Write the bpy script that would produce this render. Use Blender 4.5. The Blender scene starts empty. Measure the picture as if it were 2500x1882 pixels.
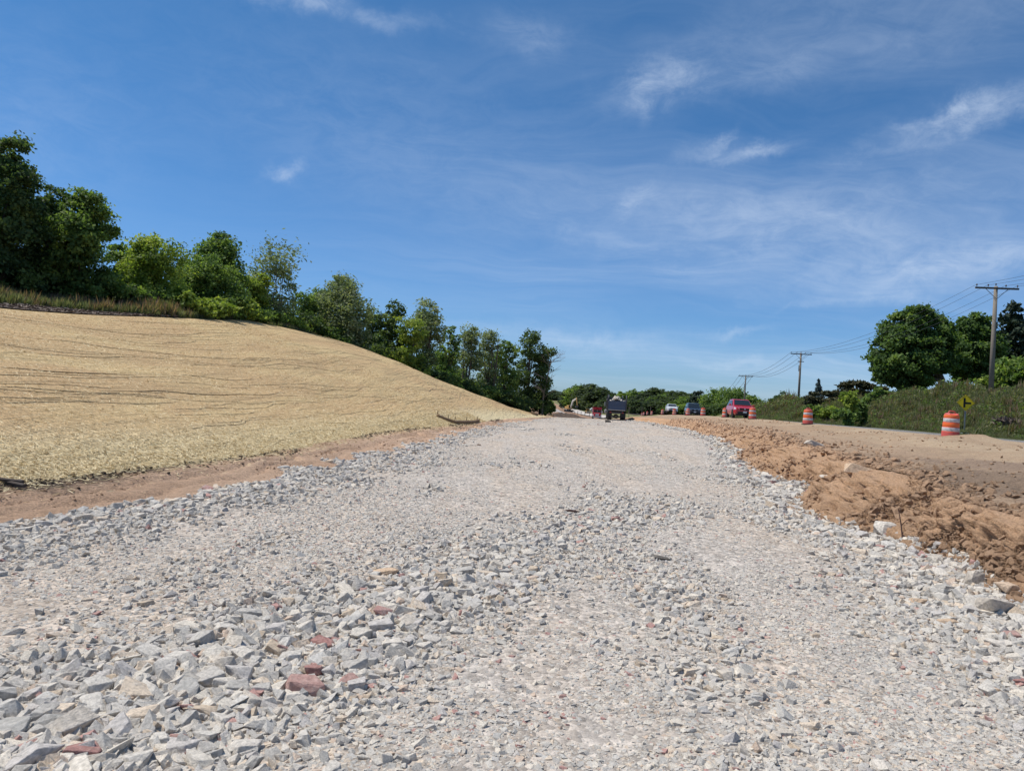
import bpy, math, random
import numpy as np
from mathutils import Vector, Matrix, Euler

rng = np.random.default_rng(7)
random.seed(7)
scene = bpy.context.scene
COL = scene.collection
R = math.radians

# ------------------------------------------------------------------ camera, sky, sun, exposure
EYE = Vector((0, 0, 1.6))
FPX, CX, CY = 1750.0, 1250.0, 941.0            # focal length in pixels of the 2500 px wide photograph
PITCH, ROLL = R(1.44), R(3.7)
_f = Vector((0, math.cos(PITCH), math.sin(PITCH)))
_u0 = Vector((0, -math.sin(PITCH), math.cos(PITCH)))
_r0 = Vector((1, 0, 0))
UP = _u0 * math.cos(ROLL) - _r0 * math.sin(ROLL)
RT = _r0 * math.cos(ROLL) + _u0 * math.sin(ROLL)
cam_d = bpy.data.cameras.new('camera')
cam_d.sensor_width = 36.0
cam_d.lens = 36.0 * FPX / 2500.0
cam_d.clip_start, cam_d.clip_end = 0.05, 12000
cam = bpy.data.objects.new('camera', cam_d)
COL.objects.link(cam)
cam.matrix_world = Matrix(((RT.x, UP.x, -_f.x, EYE.x), (RT.y, UP.y, -_f.y, EYE.y), (RT.z, UP.z, -_f.z, EYE.z), (0, 0, 0, 1)))
scene.camera = cam

SUN_EL, SUN_AZ = R(63), R(-80)                  # azimuth from +Y, negative towards -X (ahead and to the left)
sun_dir = Vector((math.sin(SUN_AZ) * math.cos(SUN_EL), math.cos(SUN_AZ) * math.cos(SUN_EL), math.sin(SUN_EL)))
sl = bpy.data.lights.new('sun', 'SUN')
sl.energy, sl.angle, sl.color = 4.8, R(0.53), (1.0, 0.945, 0.86)
so = bpy.data.objects.new('sun', sl)
COL.objects.link(so)
so.rotation_euler = sun_dir.to_track_quat('Z', 'Y').to_euler()
so.location = sun_dir * 200

vs = scene.view_settings
vs.view_transform, vs.look, vs.exposure, vs.gamma, vs.use_curve_mapping = 'Standard', 'None', 0.0, 1.0, False


def ray(px, py):
    d = _f + RT * ((px - CX) / FPX) - UP * ((py - CY) / FPX)
    return d / d.y


def at(px, py, Y):
    d = ray(px, py)
    return Vector((d.x * Y, Y, EYE.z + d.z * Y))


# ---- node helpers
def N(nt, t, **kw):
    n = nt.nodes.new(t)
    for k, v in kw.items():
        if k.startswith('i_'):
            n.inputs[k[2:].replace('_', ' ')].default_value = v
        else:
            setattr(n, k, v)
    return n


def lk(nt, a, b):
    nt.links.new(a, b)


def setin(nt, sock, v):
    if hasattr(v, 'is_linked') or isinstance(v, bpy.types.NodeSocket):
        nt.links.new(v, sock)
    else:
        sock.default_value = v


def math_n(nt, op, a, b=None, c=None, clamp=False):
    n = nt.nodes.new('ShaderNodeMath')
    n.operation, n.use_clamp = op, clamp
    setin(nt, n.inputs[0], a)
    if b is not None: setin(nt, n.inputs[1], b)
    if c is not None: setin(nt, n.inputs[2], c)
    return n.outputs[0]


def vmath(nt, op, a, b=None):
    n = nt.nodes.new('ShaderNodeVectorMath')
    n.operation = op
    setin(nt, n.inputs[0], a)
    if b is not None: setin(nt, n.inputs[1], b)
    return n.outputs['Value'] if op in ('DOT_PRODUCT', 'LENGTH', 'DISTANCE') else n.outputs[0]


def mixc(nt, fac, a, b, blend='MIX'):
    n = nt.nodes.new('ShaderNodeMix')
    n.data_type, n.blend_type = 'RGBA', blend
    setin(nt, n.inputs[0], fac)
    for s, v in ((n.inputs[6], a), (n.inputs[7], b)):
        setin(nt, s, v if not isinstance(v, tuple) or len(v) == 4 else (*v, 1))
    return n.outputs[2]


def noise(nt, vec, scale, detail=4, rough=0.55, dist=0.0):
    n = nt.nodes.new('ShaderNodeTexNoise')
    if vec is not None: lk(nt, vec, n.inputs['Vector'])
    n.inputs['Scale'].default_value, n.inputs['Detail'].default_value = scale, detail
    n.inputs['Roughness'].default_value, n.inputs['Distortion'].default_value = rough, dist
    return n.outputs[0]


def smooth(nt, v, lo, hi, to0=0.0, to1=1.0):
    n = nt.nodes.new('ShaderNodeMapRange')
    n.interpolation_type = 'SMOOTHSTEP'
    setin(nt, n.inputs[0], v)
    for i, x in ((1, lo), (2, hi), (3, to0), (4, to1)): n.inputs[i].default_value = x
    return n.outputs[0]


def scaled(nt, vec, s, rot=(0, 0, 0)):
    n = nt.nodes.new('ShaderNodeMapping')
    lk(nt, vec, n.inputs[0])
    n.inputs['Scale'].default_value = s
    n.inputs['Rotation'].default_value = rot
    return n.outputs[0]


# ---- world: sky with thin cirrus
world = bpy.data.worlds.new('World')
scene.world = world
world.use_nodes = True
wt = world.node_tree
wt.nodes.clear()
sky = N(wt, 'ShaderNodeTexSky', sky_type='NISHITA')
sky.sun_disc = False
sky.sun_elevation, sky.sun_rotation = SUN_EL, SUN_AZ
sky.altitude, sky.air_density, sky.dust_density, sky.ozone_density = 100, 1.0, 0.6, 2.2
tc = N(wt, 'ShaderNodeTexCoord')
D = tc.outputs['Generated']
sep = N(wt, 'ShaderNodeSeparateXYZ'); lk(wt, D, sep.inputs[0])
zc = math_n(wt, 'MAXIMUM', sep.outputs[2], 0.0)
den = math_n(wt, 'ADD', zc, 0.12)
comb = N(wt, 'ShaderNodeCombineXYZ')
lk(wt, math_n(wt, 'DIVIDE', sep.outputs[0], den), comb.inputs[0])
lk(wt, math_n(wt, 'DIVIDE', sep.outputs[1], den), comb.inputs[1])
P2 = comb.outputs[0]
warp = N(wt, 'ShaderNodeTexNoise', i_Scale=1.3, i_Detail=3.0)
lk(wt, P2, warp.inputs['Vector'])
Pw = vmath(wt, 'ADD', P2, vmath(wt, 'MULTIPLY', vmath(wt, 'SUBTRACT', warp.outputs[1], (0.5, 0.5, 0.5)), (0.9, 0.9, 0.0)))
veil = noise(wt, scaled(wt, Pw, (0.35, 1.1, 1), (0, 0, R(-28))), 1.0, 6, 0.6)
fib = noise(wt, scaled(wt, Pw, (0.9, 4.5, 1), (0, 0, R(-24))), 2.2, 7, 0.68)
right_bias = smooth(wt, sep.outputs[0], -0.45, 0.45, 0.16, 1.0)
veil_m = math_n(wt, 'MULTIPLY', smooth(wt, veil, 0.26, 0.74), math_n(wt, 'MULTIPLY', smooth(wt, fib, 0.25, 0.75, 0.5, 1.0), right_bias))
total = math_n(wt, 'MULTIPLY', veil_m, 0.36)
Dn = vmath(wt, 'ADD', D, vmath(wt, 'MULTIPLY', vmath(wt, 'SUBTRACT', N(wt, 'ShaderNodeTexNoise', i_Scale=9.0, i_Detail=6.0, i_Roughness=0.65).outputs[1], (0.5, 0.5, 0.5)), (0.11, 0.0, 0.085)))
_nz = [n for n in wt.nodes if n.type == 'TEX_NOISE'][-1]
lk(wt, D, _nz.inputs['Vector'])
wisp = noise(wt, scaled(wt, D, (1, 1, 2.2), (0, R(20), 0)), 16.0, 8, 0.7, 0.6)
# (px, py, half length px, half height px, tilt deg, strength)
CLOUDS = [(1620, 205, 95, 50, -20, .75), (1575, 235, 26, 55, 12, .6), (1850, 185, 330, 42, -3, .35), (1300, 80, 90, 45, 5, .5),
          (1790, 372, 110, 20, -6, .7), (1860, 355, 40, 22, -15, .6), (1762, 345, 34, 10, -50, .6),
          (2270, 293, 130, 20, -9, .8), (2420, 272, 150, 26, -14, .8), (2370, 255, 60, 18, -16, .5), (2200, 355, 180, 24, -8, .4),
          (690, 418, 42, 16, -28, .9), (750, 10, 260, 22, 2, .9), (2330, 650, 240, 45, -4, .75), (2180, 730, 70, 16, 14, .8),
          (1480, 830, 150, 26, 6, .6), (1790, 812, 80, 11, 0, .65), (1300, 810, 160, 18, 6, .35), (1790, 890, 110, 10, 3, .4), (1980, 745, 60, 9, -18, .35),
          (1900, 560, 480, 70, 14, .35), (1500, 600, 260, 30, 18, .3), (2330, 100, 320, 130, -12, .16), (900, 320, 480, 190, 12, .24), (60, 300, 220, 230, 0, .24), (1980, 610, 420, 110, 8, .26), (1950, 60, 420, 90, -6, .25), (2300, 450, 380, 70, -4, .3), (1560, 490, 60, 14, -22, .45)]
for (px, py, hl, hh, tl, st) in CLOUDS:
    d0 = _f + RT * ((px - CX) / FPX) - UP * ((py - CY) / FPX)
    ln = d0.length
    d0n = d0 / ln
    a = RT * math.cos(R(tl)) - UP * math.sin(R(tl))
    b = UP * math.cos(R(tl)) + RT * math.sin(R(tl))
    a = (a - d0n * a.dot(d0n)).normalized()
    b = (b - d0n * b.dot(d0n)).normalized()
    rel = vmath(wt, 'SUBTRACT', Dn, tuple(d0n))
    ea = math_n(wt, 'MULTIPLY', vmath(wt, 'DOT_PRODUCT', rel, tuple(a)), FPX * ln / hl)
    eb = math_n(wt, 'MULTIPLY', vmath(wt, 'DOT_PRODUCT', rel, tuple(b)), FPX * ln / hh)
    r2 = math_n(wt, 'ADD', math_n(wt, 'MULTIPLY', ea, ea), math_n(wt, 'MULTIPLY', eb, eb))
    g = math_n(wt, 'POWER', 2.718, math_n(wt, 'MULTIPLY', r2, -1.0))
    g = math_n(wt, 'MULTIPLY', g, math_n(wt, 'MULTIPLY', smooth(wt, wisp, 0.3, 0.72, 0.25, 1.0), st * 0.42))
    front = math_n(wt, 'GREATER_THAN', vmath(wt, 'DOT_PRODUCT', D, tuple(d0n)), 0.2)
    total = math_n(wt, 'MAXIMUM', total, math_n(wt, 'MULTIPLY', g, front)) if False else math_n(wt, 'ADD', total, math_n(wt, 'MULTIPLY', g, front))
total = math_n(wt, 'MINIMUM', total, 0.85)
# clear, deep blue air: the photograph's sky is more saturated overhead than towards the horizon
tint = mixc(wt, smooth(wt, math_n(wt, 'POWER', zc, 0.5), 0.12, 0.80), (.56, .79, 1.15, 1), (.245, .655, .94, 1))
base_sky = mixc(wt, 1.0, sky.outputs[0], tint, 'MULTIPLY')
skyc = mixc(wt, total, base_sky, (6.1, 7.1, 8.6, 1))
bg = N(wt, 'ShaderNodeBackground')
lk(wt, skyc, bg.inputs[0])
bg.inputs[1].default_value = 0.11
wo = N(wt, 'ShaderNodeOutputWorld')
lk(wt, bg.outputs[0], wo.inputs[0])

# ------------------------------------------------------------------ helpers: noise, meshes, objects
def _hash(ix, iy, iz, seed):
    h = (ix * 374761393 + iy * 668265263 + iz * 2147483647 + seed * 974711) & 0xFFFFFFFF
    h = ((h ^ (h >> 13)) * 1274126177) & 0xFFFFFFFF
    h = (h ^ (h >> 16)) & 0xFFFFFFFF
    return h.astype(np.float64) / 4294967295.0


def vnoise(x, y, z=None, seed=0):
    x = np.asarray(x, float); y = np.asarray(y, float)
    z = np.zeros_like(x) if z is None else np.asarray(z, float)
    x, y, z = np.broadcast_arrays(x, y, z)
    ix, iy, iz = (np.floor(a).astype(np.int64) for a in (x, y, z))
    fx, fy, fz = x - ix, y - iy, z - iz
    fx, fy, fz = (t * t * (3 - 2 * t) for t in (fx, fy, fz))
    out = 0
    for dx in (0, 1):
        for dy in (0, 1):
            for dz in (0, 1):
                w = (fx if dx else 1 - fx) * (fy if dy else 1 - fy) * (fz if dz else 1 - fz)
                out = out + w * _hash(ix + dx, iy + dy, iz + dz, seed)
    return out * 2 - 1


def fbm(x, y, z=None, oct=4, seed=0, gain=0.5):
    x = np.asarray(x, float); y = np.asarray(y, float)
    out, a, f = 0, 1.0, 1.0
    for i in range(oct):
        out = out + a * vnoise(x * f + 17.3 * i, y * f - 9.1 * i, None if z is None else np.asarray(z) * f, seed + i)
        a *= gain; f *= 2.03
    return out


def np_mesh(name, V, F, mats=(), smooth_shade=False, tone=None, uv=None):
    V = np.ascontiguousarray(V, np.float32); F = np.ascontiguousarray(F, np.int32)
    me = bpy.data.meshes.new(name)
    n, k = F.shape
    me.vertices.add(len(V)); me.vertices.foreach_set('co', V.ravel())
    me.loops.add(n * k); me.loops.foreach_set('vertex_index', F.ravel())
    me.polygons.add(n)
    me.polygons.foreach_set('loop_start', np.arange(0, n * k, k, dtype=np.int32))
    me.polygons.foreach_set('loop_total', np.full(n, k, np.int32))
    me.polygons.foreach_set('use_smooth', np.full(n, bool(smooth_shade)))
    me.update(calc_edges=True)
    if tone is not None:
        a = me.attributes.new('tone', 'FLOAT', 'FACE')
        a.data.foreach_set('value', np.ascontiguousarray(tone, np.float32))
    if uv is not None:
        l = me.uv_layers.new(name='UVMap')
        l.data.foreach_set('uv', np.ascontiguousarray(uv[F.ravel()], np.float32).ravel())
    for m in mats: me.materials.append(m)
    return me


def tag(o, label=None, cat=None, group=None, kind=None):
    if label: o['label'] = label
    if cat: o['category'] = cat
    if group: o['group'] = group
    if kind: o['kind'] = kind
    return o


def obj(name, me, parent=None):
    o = bpy.data.objects.new(name, me)
    COL.objects.link(o)
    if parent is not None: o.parent = parent
    return o


def empty(name, loc=(0, 0, 0), rz=0.0, label=None, cat=None, group=None):
    o = bpy.data.objects.new(name, None)
    COL.objects.link(o)
    o.location = loc; o.rotation_euler = (0, 0, rz); o.empty_display_size = 0.2
    return tag(o, label, cat, group)


def copy_tree(o, parent=None):
    c = o.copy(); COL.objects.link(c)
    if parent is not None: c.parent = parent
    for ch in list(o.children): copy_tree(ch, c)
    return c


class MB:
    """collects simple shapes and builds them as one mesh"""
    def __init__(s): s.v = []; s.f = []

    def add(s, vs, fs):
        b = len(s.v)
        s.v += [tuple(v) for v in vs]
        s.f += [tuple(b + i for i in f) for f in fs]
        return s

    def box(s, c, d, tilt=None, ch=0.0):
        x, y, z = (t / 2 for t in d)
        if ch > 0:
            pts = []
            for sx in (-1, 1):
                for sy in (-1, 1):
                    for sz in (-1, 1):
                        pts += [(sx * (x - ch), sy * (y - ch), sz * z), (sx * (x - ch), sy * y, sz * (z - ch)), (sx * x, sy * (y - ch), sz * (z - ch))]
            import bmesh
            bm = bmesh.new()
            for p in pts: bm.verts.new(p)
            bmesh.ops.convex_hull(bm, input=bm.verts)
            bm.verts.index_update()
            vs_ = [v.co.copy() for v in bm.verts]; fs_ = [[v.index for v in f.verts] for f in bm.faces]
            bm.free()
        else:
            vs_ = [Vector((sx * x, sy * y, sz * z)) for sx in (-1, 1) for sy in (-1, 1) for sz in (-1, 1)]
            fs_ = [(0, 1, 3, 2), (4, 6, 7, 5), (0, 4, 5, 1), (2, 3, 7, 6), (0, 2, 6, 4), (1, 5, 7, 3)]
        if tilt is not None:
            m = Euler(tilt).to_matrix(); vs_ = [m @ v for v in vs_]
        return s.add([Vector(c) + v for v in vs_], fs_)

    def tube(s, pts, rad, n=8, cap=True):
        pts = [Vector(p) for p in pts]
        if not hasattr(rad, '__len__'): rad = [rad] * len(pts)
        rings = []
        for i, p in enumerate(pts):
            t = (pts[min(i + 1, len(pts) - 1)] - pts[max(i - 1, 0)]).normalized()
            a = t.cross(Vector((0, 0, 1)))
            if a.length < 1e-3: a = Vector((1, 0, 0))
            a.normalize(); b = t.cross(a)
            rings.append([p + (a * math.cos(2 * math.pi * k / n) + b * math.sin(2 * math.pi * k / n)) * rad[i] for k in range(n)])
        vs_ = [v for r in rings for v in r]
        fs_ = [(i * n + k, i * n + (k + 1) % n, (i + 1) * n + (k + 1) % n, (i + 1) * n + k) for i in range(len(pts) - 1) for k in range(n)]
        if cap: fs_ += [tuple(range(n - 1, -1, -1)), tuple((len(pts) - 1) * n + k for k in range(n))]
        return s.add(vs_, fs_)

    def lathe(s, prof, n=28, c=(0, 0, 0), axis='Z', cap=True):
        vs_ = []
        for (r, z) in prof:
            for k in range(n):
                a = 2 * math.pi * k / n
                p = (r * math.cos(a), r * math.sin(a), z)
                if axis == 'X': p = (z, r * math.cos(a), r * math.sin(a))
                if axis == 'Y': p = (r * math.cos(a), z, -r * math.sin(a))
                vs_.append(Vector(c) + Vector(p))
        m = len(prof)
        fs_ = [(i * n + k, i * n + (k + 1) % n, (i + 1) * n + (k + 1) % n, (i + 1) * n + k) for i in range(m - 1) for k in range(n)]
        if cap: fs_ += [tuple(range(n - 1, -1, -1)), tuple((m - 1) * n + k for k in range(n))]
        return s.add(vs_, fs_)

    def loft(s, rings, cap=True):
        n = len(rings[0])
        vs_ = [v for r in rings for v in r]
        fs_ = [(i * n + k, (i + 1) * n + k, (i + 1) * n + (k + 1) % n, i * n + (k + 1) % n) for i in range(len(rings) - 1) for k in range(n)]
        if cap: fs_ += [tuple(range(n)), tuple((len(rings) - 1) * n + k for k in range(n - 1, -1, -1))]
        return s.add(vs_, fs_)

    def prism(s, poly, n, d):
        """flat outline (3-D points) given thickness d along n"""
        n = Vector(n).normalized() * d
        a = [Vector(p) for p in poly]; k = len(a)
        return s.add(a + [p + n for p in a], [tuple(range(k)), tuple(range(2 * k - 1, k - 1, -1))] + [(i, i + k, (i + 1) % k + k, (i + 1) % k) for i in range(k)])

    def mesh(s, name, m, sm=False):
        import bmesh
        me = bpy.data.meshes.new(name)
        me.from_pydata([tuple(v) for v in s.v], [], s.f)
        bm = bmesh.new(); bm.from_mesh(me)
        bmesh.ops.recalc_face_normals(bm, faces=bm.faces)
        bm.to_mesh(me); bm.free()
        if sm: me.polygons.foreach_set('use_smooth', np.full(len(me.polygons), True))
        if m: me.materials.append(m)
        return me

    def build(s, name, m, parent=None, sm=False):
        return obj(name, s.mesh(name, m, sm), parent)


# ------------------------------------------------------------------ materials
def new_mat(name, rough=0.85, spec=0.3):
    m = bpy.data.materials.new(name)
    m.use_nodes = True
    nt = m.node_tree
    b = nt.nodes['Principled BSDF']
    b.inputs['Roughness'].default_value = rough
    b.inputs['Specular IOR Level'].default_value = spec
    return m, nt, b


def bump(nt, b, h, strength=0.5, dist=0.05, normal=None):
    n = nt.nodes.new('ShaderNodeBump')
    n.inputs['Strength'].default_value, n.inputs['Distance'].default_value = strength, dist
    lk(nt, h, n.inputs['Height'])
    if normal is not None: lk(nt, normal, n.inputs['Normal'])
    lk(nt, n.outputs[0], b.inputs['Normal'])
    return n.outputs[0]


def simple(name, col, rough=0.5, spec=0.4, metal=0.0, grime=0.12, scale=6.0, coat=0.0):
    m, nt, b = new_mat(name, rough, spec)
    o = N(nt, 'ShaderNodeTexCoord').outputs['Object']
    n1 = noise(nt, o, scale, 5, 0.6)
    c = mixc(nt, smooth(nt, n1, 0.35, 0.75, 0, grime * 2), col, tuple(max(0.0, x * 0.55 + 0.05) for x in col))
    lk(nt, c, b.inputs['Base Color'])
    b.inputs['Metallic'].default_value = metal
    b.inputs['Coat Weight'].default_value = coat
    lk(nt, smooth(nt, n1, 0.2, 0.8, max(rough - .1, .02), min(rough + .15, 1)), b.inputs['Roughness'])
    return m


def gravel_mat():
    m, nt, b = new_mat('crushed_stone_ground', 0.95, 0.15)
    P = N(nt, 'ShaderNodeTexCoord').outputs['Object']
    along = scaled(nt, P, (0.55, 0.10, 1), (0, 0, R(8)))
    lanes = noise(nt, along, 1.2, 4, 0.6, 0.5)
    big = noise(nt, P, 0.55, 5, 0.62)
    dust = mixc(nt, smooth(nt, lanes, 0.38, 0.66), (0.46, 0.41, 0.36), (0.49, 0.41, 0.335))
    dust = mixc(nt, smooth(nt, big, 0.55, 0.75, 0, .7), dust, (0.49, 0.40, 0.31))
    v = N(nt, 'ShaderNodeTexVoronoi', i_Scale=26.0); lk(nt, P, v.inputs['Vector'])
    v2 = N(nt, 'ShaderNodeTexVoronoi', i_Scale=9.0); lk(nt, P, v2.inputs['Vector'])
    sepc = N(nt, 'ShaderNodeSeparateColor'); lk(nt, v.outputs['Color'], sepc.inputs[0])
    sepd = N(nt, 'ShaderNodeSeparateColor'); lk(nt, v2.outputs['Color'], sepd.inputs[0])
    sp = smooth(nt, sepc.outputs[0], 0.0, 1.0, 0.72, 1.22)
    sp2 = smooth(nt, sepd.outputs[0], 0.0, 1.0, 0.82, 1.14)
    fine = smooth(nt, noise(nt, P, 90.0, 4, 0.7), 0.3, 0.7, 0.78, 1.15)
    k = math_n(nt, 'MULTIPLY', math_n(nt, 'MULTIPLY', sp, sp2), fine)
    n = N(nt, 'ShaderNodeVectorMath', operation='SCALE'); lk(nt, dust, n.inputs[0]); lk(nt, k, n.inputs['Scale'])
    lk(nt, n.outputs[0], b.inputs['Base Color'])
    h = math_n(nt, 'ADD', math_n(nt, 'MULTIPLY', v.outputs['Distance'], -0.55), math_n(nt, 'MULTIPLY', v2.outputs['Distance'], -1.0))
    h = math_n(nt, 'ADD', h, math_n(nt, 'MULTIPLY', noise(nt, P, 60, 5, 0.7), 0.3))
    bump(nt, b, h, 0.6, 0.05)
    return m


def stone_mat(name, stops, veins=(0.30, 0.30, 0.30)):
    m, nt, b = new_mat(name, 0.92, 0.2)
    oi = N(nt, 'ShaderNodeObjectInfo')
    P = N(nt, 'ShaderNodeTexCoord').outputs['Object']
    cr = nt.nodes.new('ShaderNodeValToRGB')
    cr.color_ramp.interpolation = 'CONSTANT'
    el = cr.color_ramp.elements
    el[0].position, el[0].color = stops[0][0], (*stops[0][1], 1)
    el[1].position, el[1].color = stops[1][0], (*stops[1][1], 1)
    for p, c in stops[2:]:
        e = el.new(p); e.color = (*c, 1)
    lk(nt, oi.outputs['Random'], cr.inputs[0])
    off = vmath(nt, 'ADD', P, oi.outputs['Location'])
    n1 = noise(nt, off, 2.2, 6, 0.7, 0.4)
    c = mixc(nt, smooth(nt, n1, 0.45, 0.72, 0, 0.55), cr.outputs[0], veins)
    n2 = noise(nt, off, 9.0, 5, 0.7)
    sc = N(nt, 'ShaderNodeVectorMath', operation='SCALE'); lk(nt, c, sc.inputs[0])
    lk(nt, smooth(nt, n2, 0.25, 0.75, .78, 1.5), sc.inputs['Scale'])
    wm = mixc(nt, 1.0, sc.outputs[0], (1.0, .925, .835), 'MULTIPLY')
    lk(nt, wm, b.inputs['Base Color'])
    n3 = noise(nt, off, 26.0, 4, 0.75)
    bump(nt, b, math_n(nt, 'ADD', math_n(nt, 'ADD', n2, math_n(nt, 'MULTIPLY', n1, 1.2)), math_n(nt, 'MULTIPLY', n3, .35)), 0.42, 0.08)
    return m


STONE = stone_mat('limestone', [(0.0, (.50, .50, .49)), (.16, (.42, .42, .415)), (.34, (.55, .54, .51)), (.50, (.46, .47, .475)), (.64, (.58, .56, .52)),
                                (.76, (.36, .37, .375)), (.84, (.56, .50, .43)), (.93, (.50, .42, .36)), (.975, (.40, .25, .24))], (.38, .38, .38))
STONE_PALE = stone_mat('pale_limestone', [(0.0, (.50, .50, .49)), (.2, (.40, .405, .405)), (.4, (.54, .53, .51)), (.6, (.44, .44, .45)), (.8, (.48, .46, .43)), (.93, (.46, .40, .33))], (.36, .36, .36))
STONE_RED = stone_mat('red_quartzite', [(0.0, (.30, .17, .165)), (.5, (.35, .23, .22))], (.44, .38, .36))
STONE_TAN = stone_mat('tan_sandstone', [(0.0, (.48, .38, .29)), (.5, (.46, .38, .31))], (.42, .34, .27))
STONE_DARK = stone_mat('dark_stone', [(0.0, (.14, .135, .13)), (.5, (.17, .15, .14))], (.10, .09, .09))
GRAVEL = gravel_mat()


def soil_mat(name, cols, scale=1.0, tracks=0.0, edge=None, clod=0.6, moist=()):
    """cols: pale, mid, dark soil"""
    m, nt, b = new_mat(name, 0.97, 0.1)
    P = N(nt, 'ShaderNodeTexCoord').outputs['Object']
    big = noise(nt, scaled(nt, P, (0.8, 0.35, 1)), 0.6 * scale, 5, 0.62, 0.4)
    med = noise(nt, P, 3.2 * scale, 6, 0.68)
    c = mixc(nt, smooth(nt, big, 0.36, 0.64), cols[0], cols[1])
    c = mixc(nt, smooth(nt, med, 0.5, 0.74, 0, .8), c, cols[2])
    fine = noise(nt, P, 38 * scale, 5, 0.75)
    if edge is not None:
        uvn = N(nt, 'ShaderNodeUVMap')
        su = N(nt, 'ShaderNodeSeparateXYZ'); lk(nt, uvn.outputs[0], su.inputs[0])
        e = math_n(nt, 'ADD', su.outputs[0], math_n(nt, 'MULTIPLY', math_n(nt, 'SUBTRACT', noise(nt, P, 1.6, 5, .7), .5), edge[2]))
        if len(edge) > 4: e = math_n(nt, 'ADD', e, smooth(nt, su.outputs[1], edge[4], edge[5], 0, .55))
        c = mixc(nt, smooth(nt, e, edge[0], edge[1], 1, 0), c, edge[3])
        if tracks > 0:
            pa = noise(nt, scaled(nt, P, (.9, .9, 1) if edge[0] == 0 else (3.2, .35, 1), (0, 0, R(0 if edge[0] == 0 else 14))), 1.3, 6, .72, .8)
            c = mixc(nt, smooth(nt, pa, .54, .70, 0, .6), c, tuple(x * .74 for x in cols[1]))
    for (hx, hy, rx, ry, dcol) in moist:          # patches of darker earth
        d = vmath(nt, 'MULTIPLY', vmath(nt, 'SUBTRACT', P, (hx, hy, 0)), (1 / rx, 1 / ry, 0))
        d = math_n(nt, 'ADD', vmath(nt, 'LENGTH', d), math_n(nt, 'MULTIPLY', math_n(nt, 'SUBTRACT', noise(nt, scaled(nt, P, (.7, 1.4, 1)), 1.6, 6, .75, .6), .5), 2.4))
        c = mixc(nt, smooth(nt, d, .55, 1.05, .85, 0), c, dcol)
    sc = N(nt, 'ShaderNodeVectorMath', operation='SCALE'); lk(nt, c, sc.inputs[0])
    lk(nt, smooth(nt, fine, 0.3, 0.7, 0.72, 1.25), sc.inputs['Scale'])
    lk(nt, sc.outputs[0], b.inputs['Base Color'])
    h = math_n(nt, 'ADD', math_n(nt, 'MULTIPLY', fine, 0.4), math_n(nt, 'MULTIPLY', noise(nt, P, 11 * scale, 6, 0.7), 1.0))
    if tracks > 0:
        w = N(nt, 'ShaderNodeTexWave', wave_type='BANDS', bands_direction='Y')
        w.inputs['Scale'].default_value, w.inputs['Distortion'].default_value = 1.6, 6.0
        w.inputs['Detail'].default_value, w.inputs['Detail Scale'].default_value = 3, 0.6
        lk(nt, scaled(nt, P, (0.35, 1, 1), (0, 0, R(12))), w.inputs['Vector'])
        h = math_n(nt, 'ADD', h, math_n(nt, 'MULTIPLY', w.outputs['Fac'], tracks))
    bump(nt, b, h, 0.9, clod * 0.12)
    return m


BANK_M = soil_mat('cut_clay', [(.52, .335, .21), (.44, .275, .165), (.31, .20, .13)], 1.0, 0, None, 0.7)
SHELF_M = soil_mat('graded_soil', [(.41, .31, .21), (.35, .245, .16), (.27, .195, .135)], 0.8, 0.35, (0.0, 0.7, 1.0, (.34, .24, .165)), 0.42,
                   ((8.0, 11.2, 1.5, 2.6, (.20, .145, .105)), (9.6, 14.5, 1.6, 2.2, (.24, .175, .13)), (8.6, 17.5, .9, 2.2, (.27, .19, .13)), (7.6, 8.2, 1.2, 1.6, (.24, .17, .12))))
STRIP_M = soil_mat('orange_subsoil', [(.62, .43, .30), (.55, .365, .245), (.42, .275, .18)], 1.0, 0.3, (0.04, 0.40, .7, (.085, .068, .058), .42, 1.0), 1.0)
VALLEY_M = soil_mat('valley_soil', [(.30, .20, .14), (.24, .15, .10), (.17, .12, .085)], 0.12, 0, None, 1.5)
TOPSOIL_M = soil_mat('dark_topsoil', [(.11, .085, .07), (.14, .10, .075), (.07, .055, .045)], 0.8, 0, None, 1.2)


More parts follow.
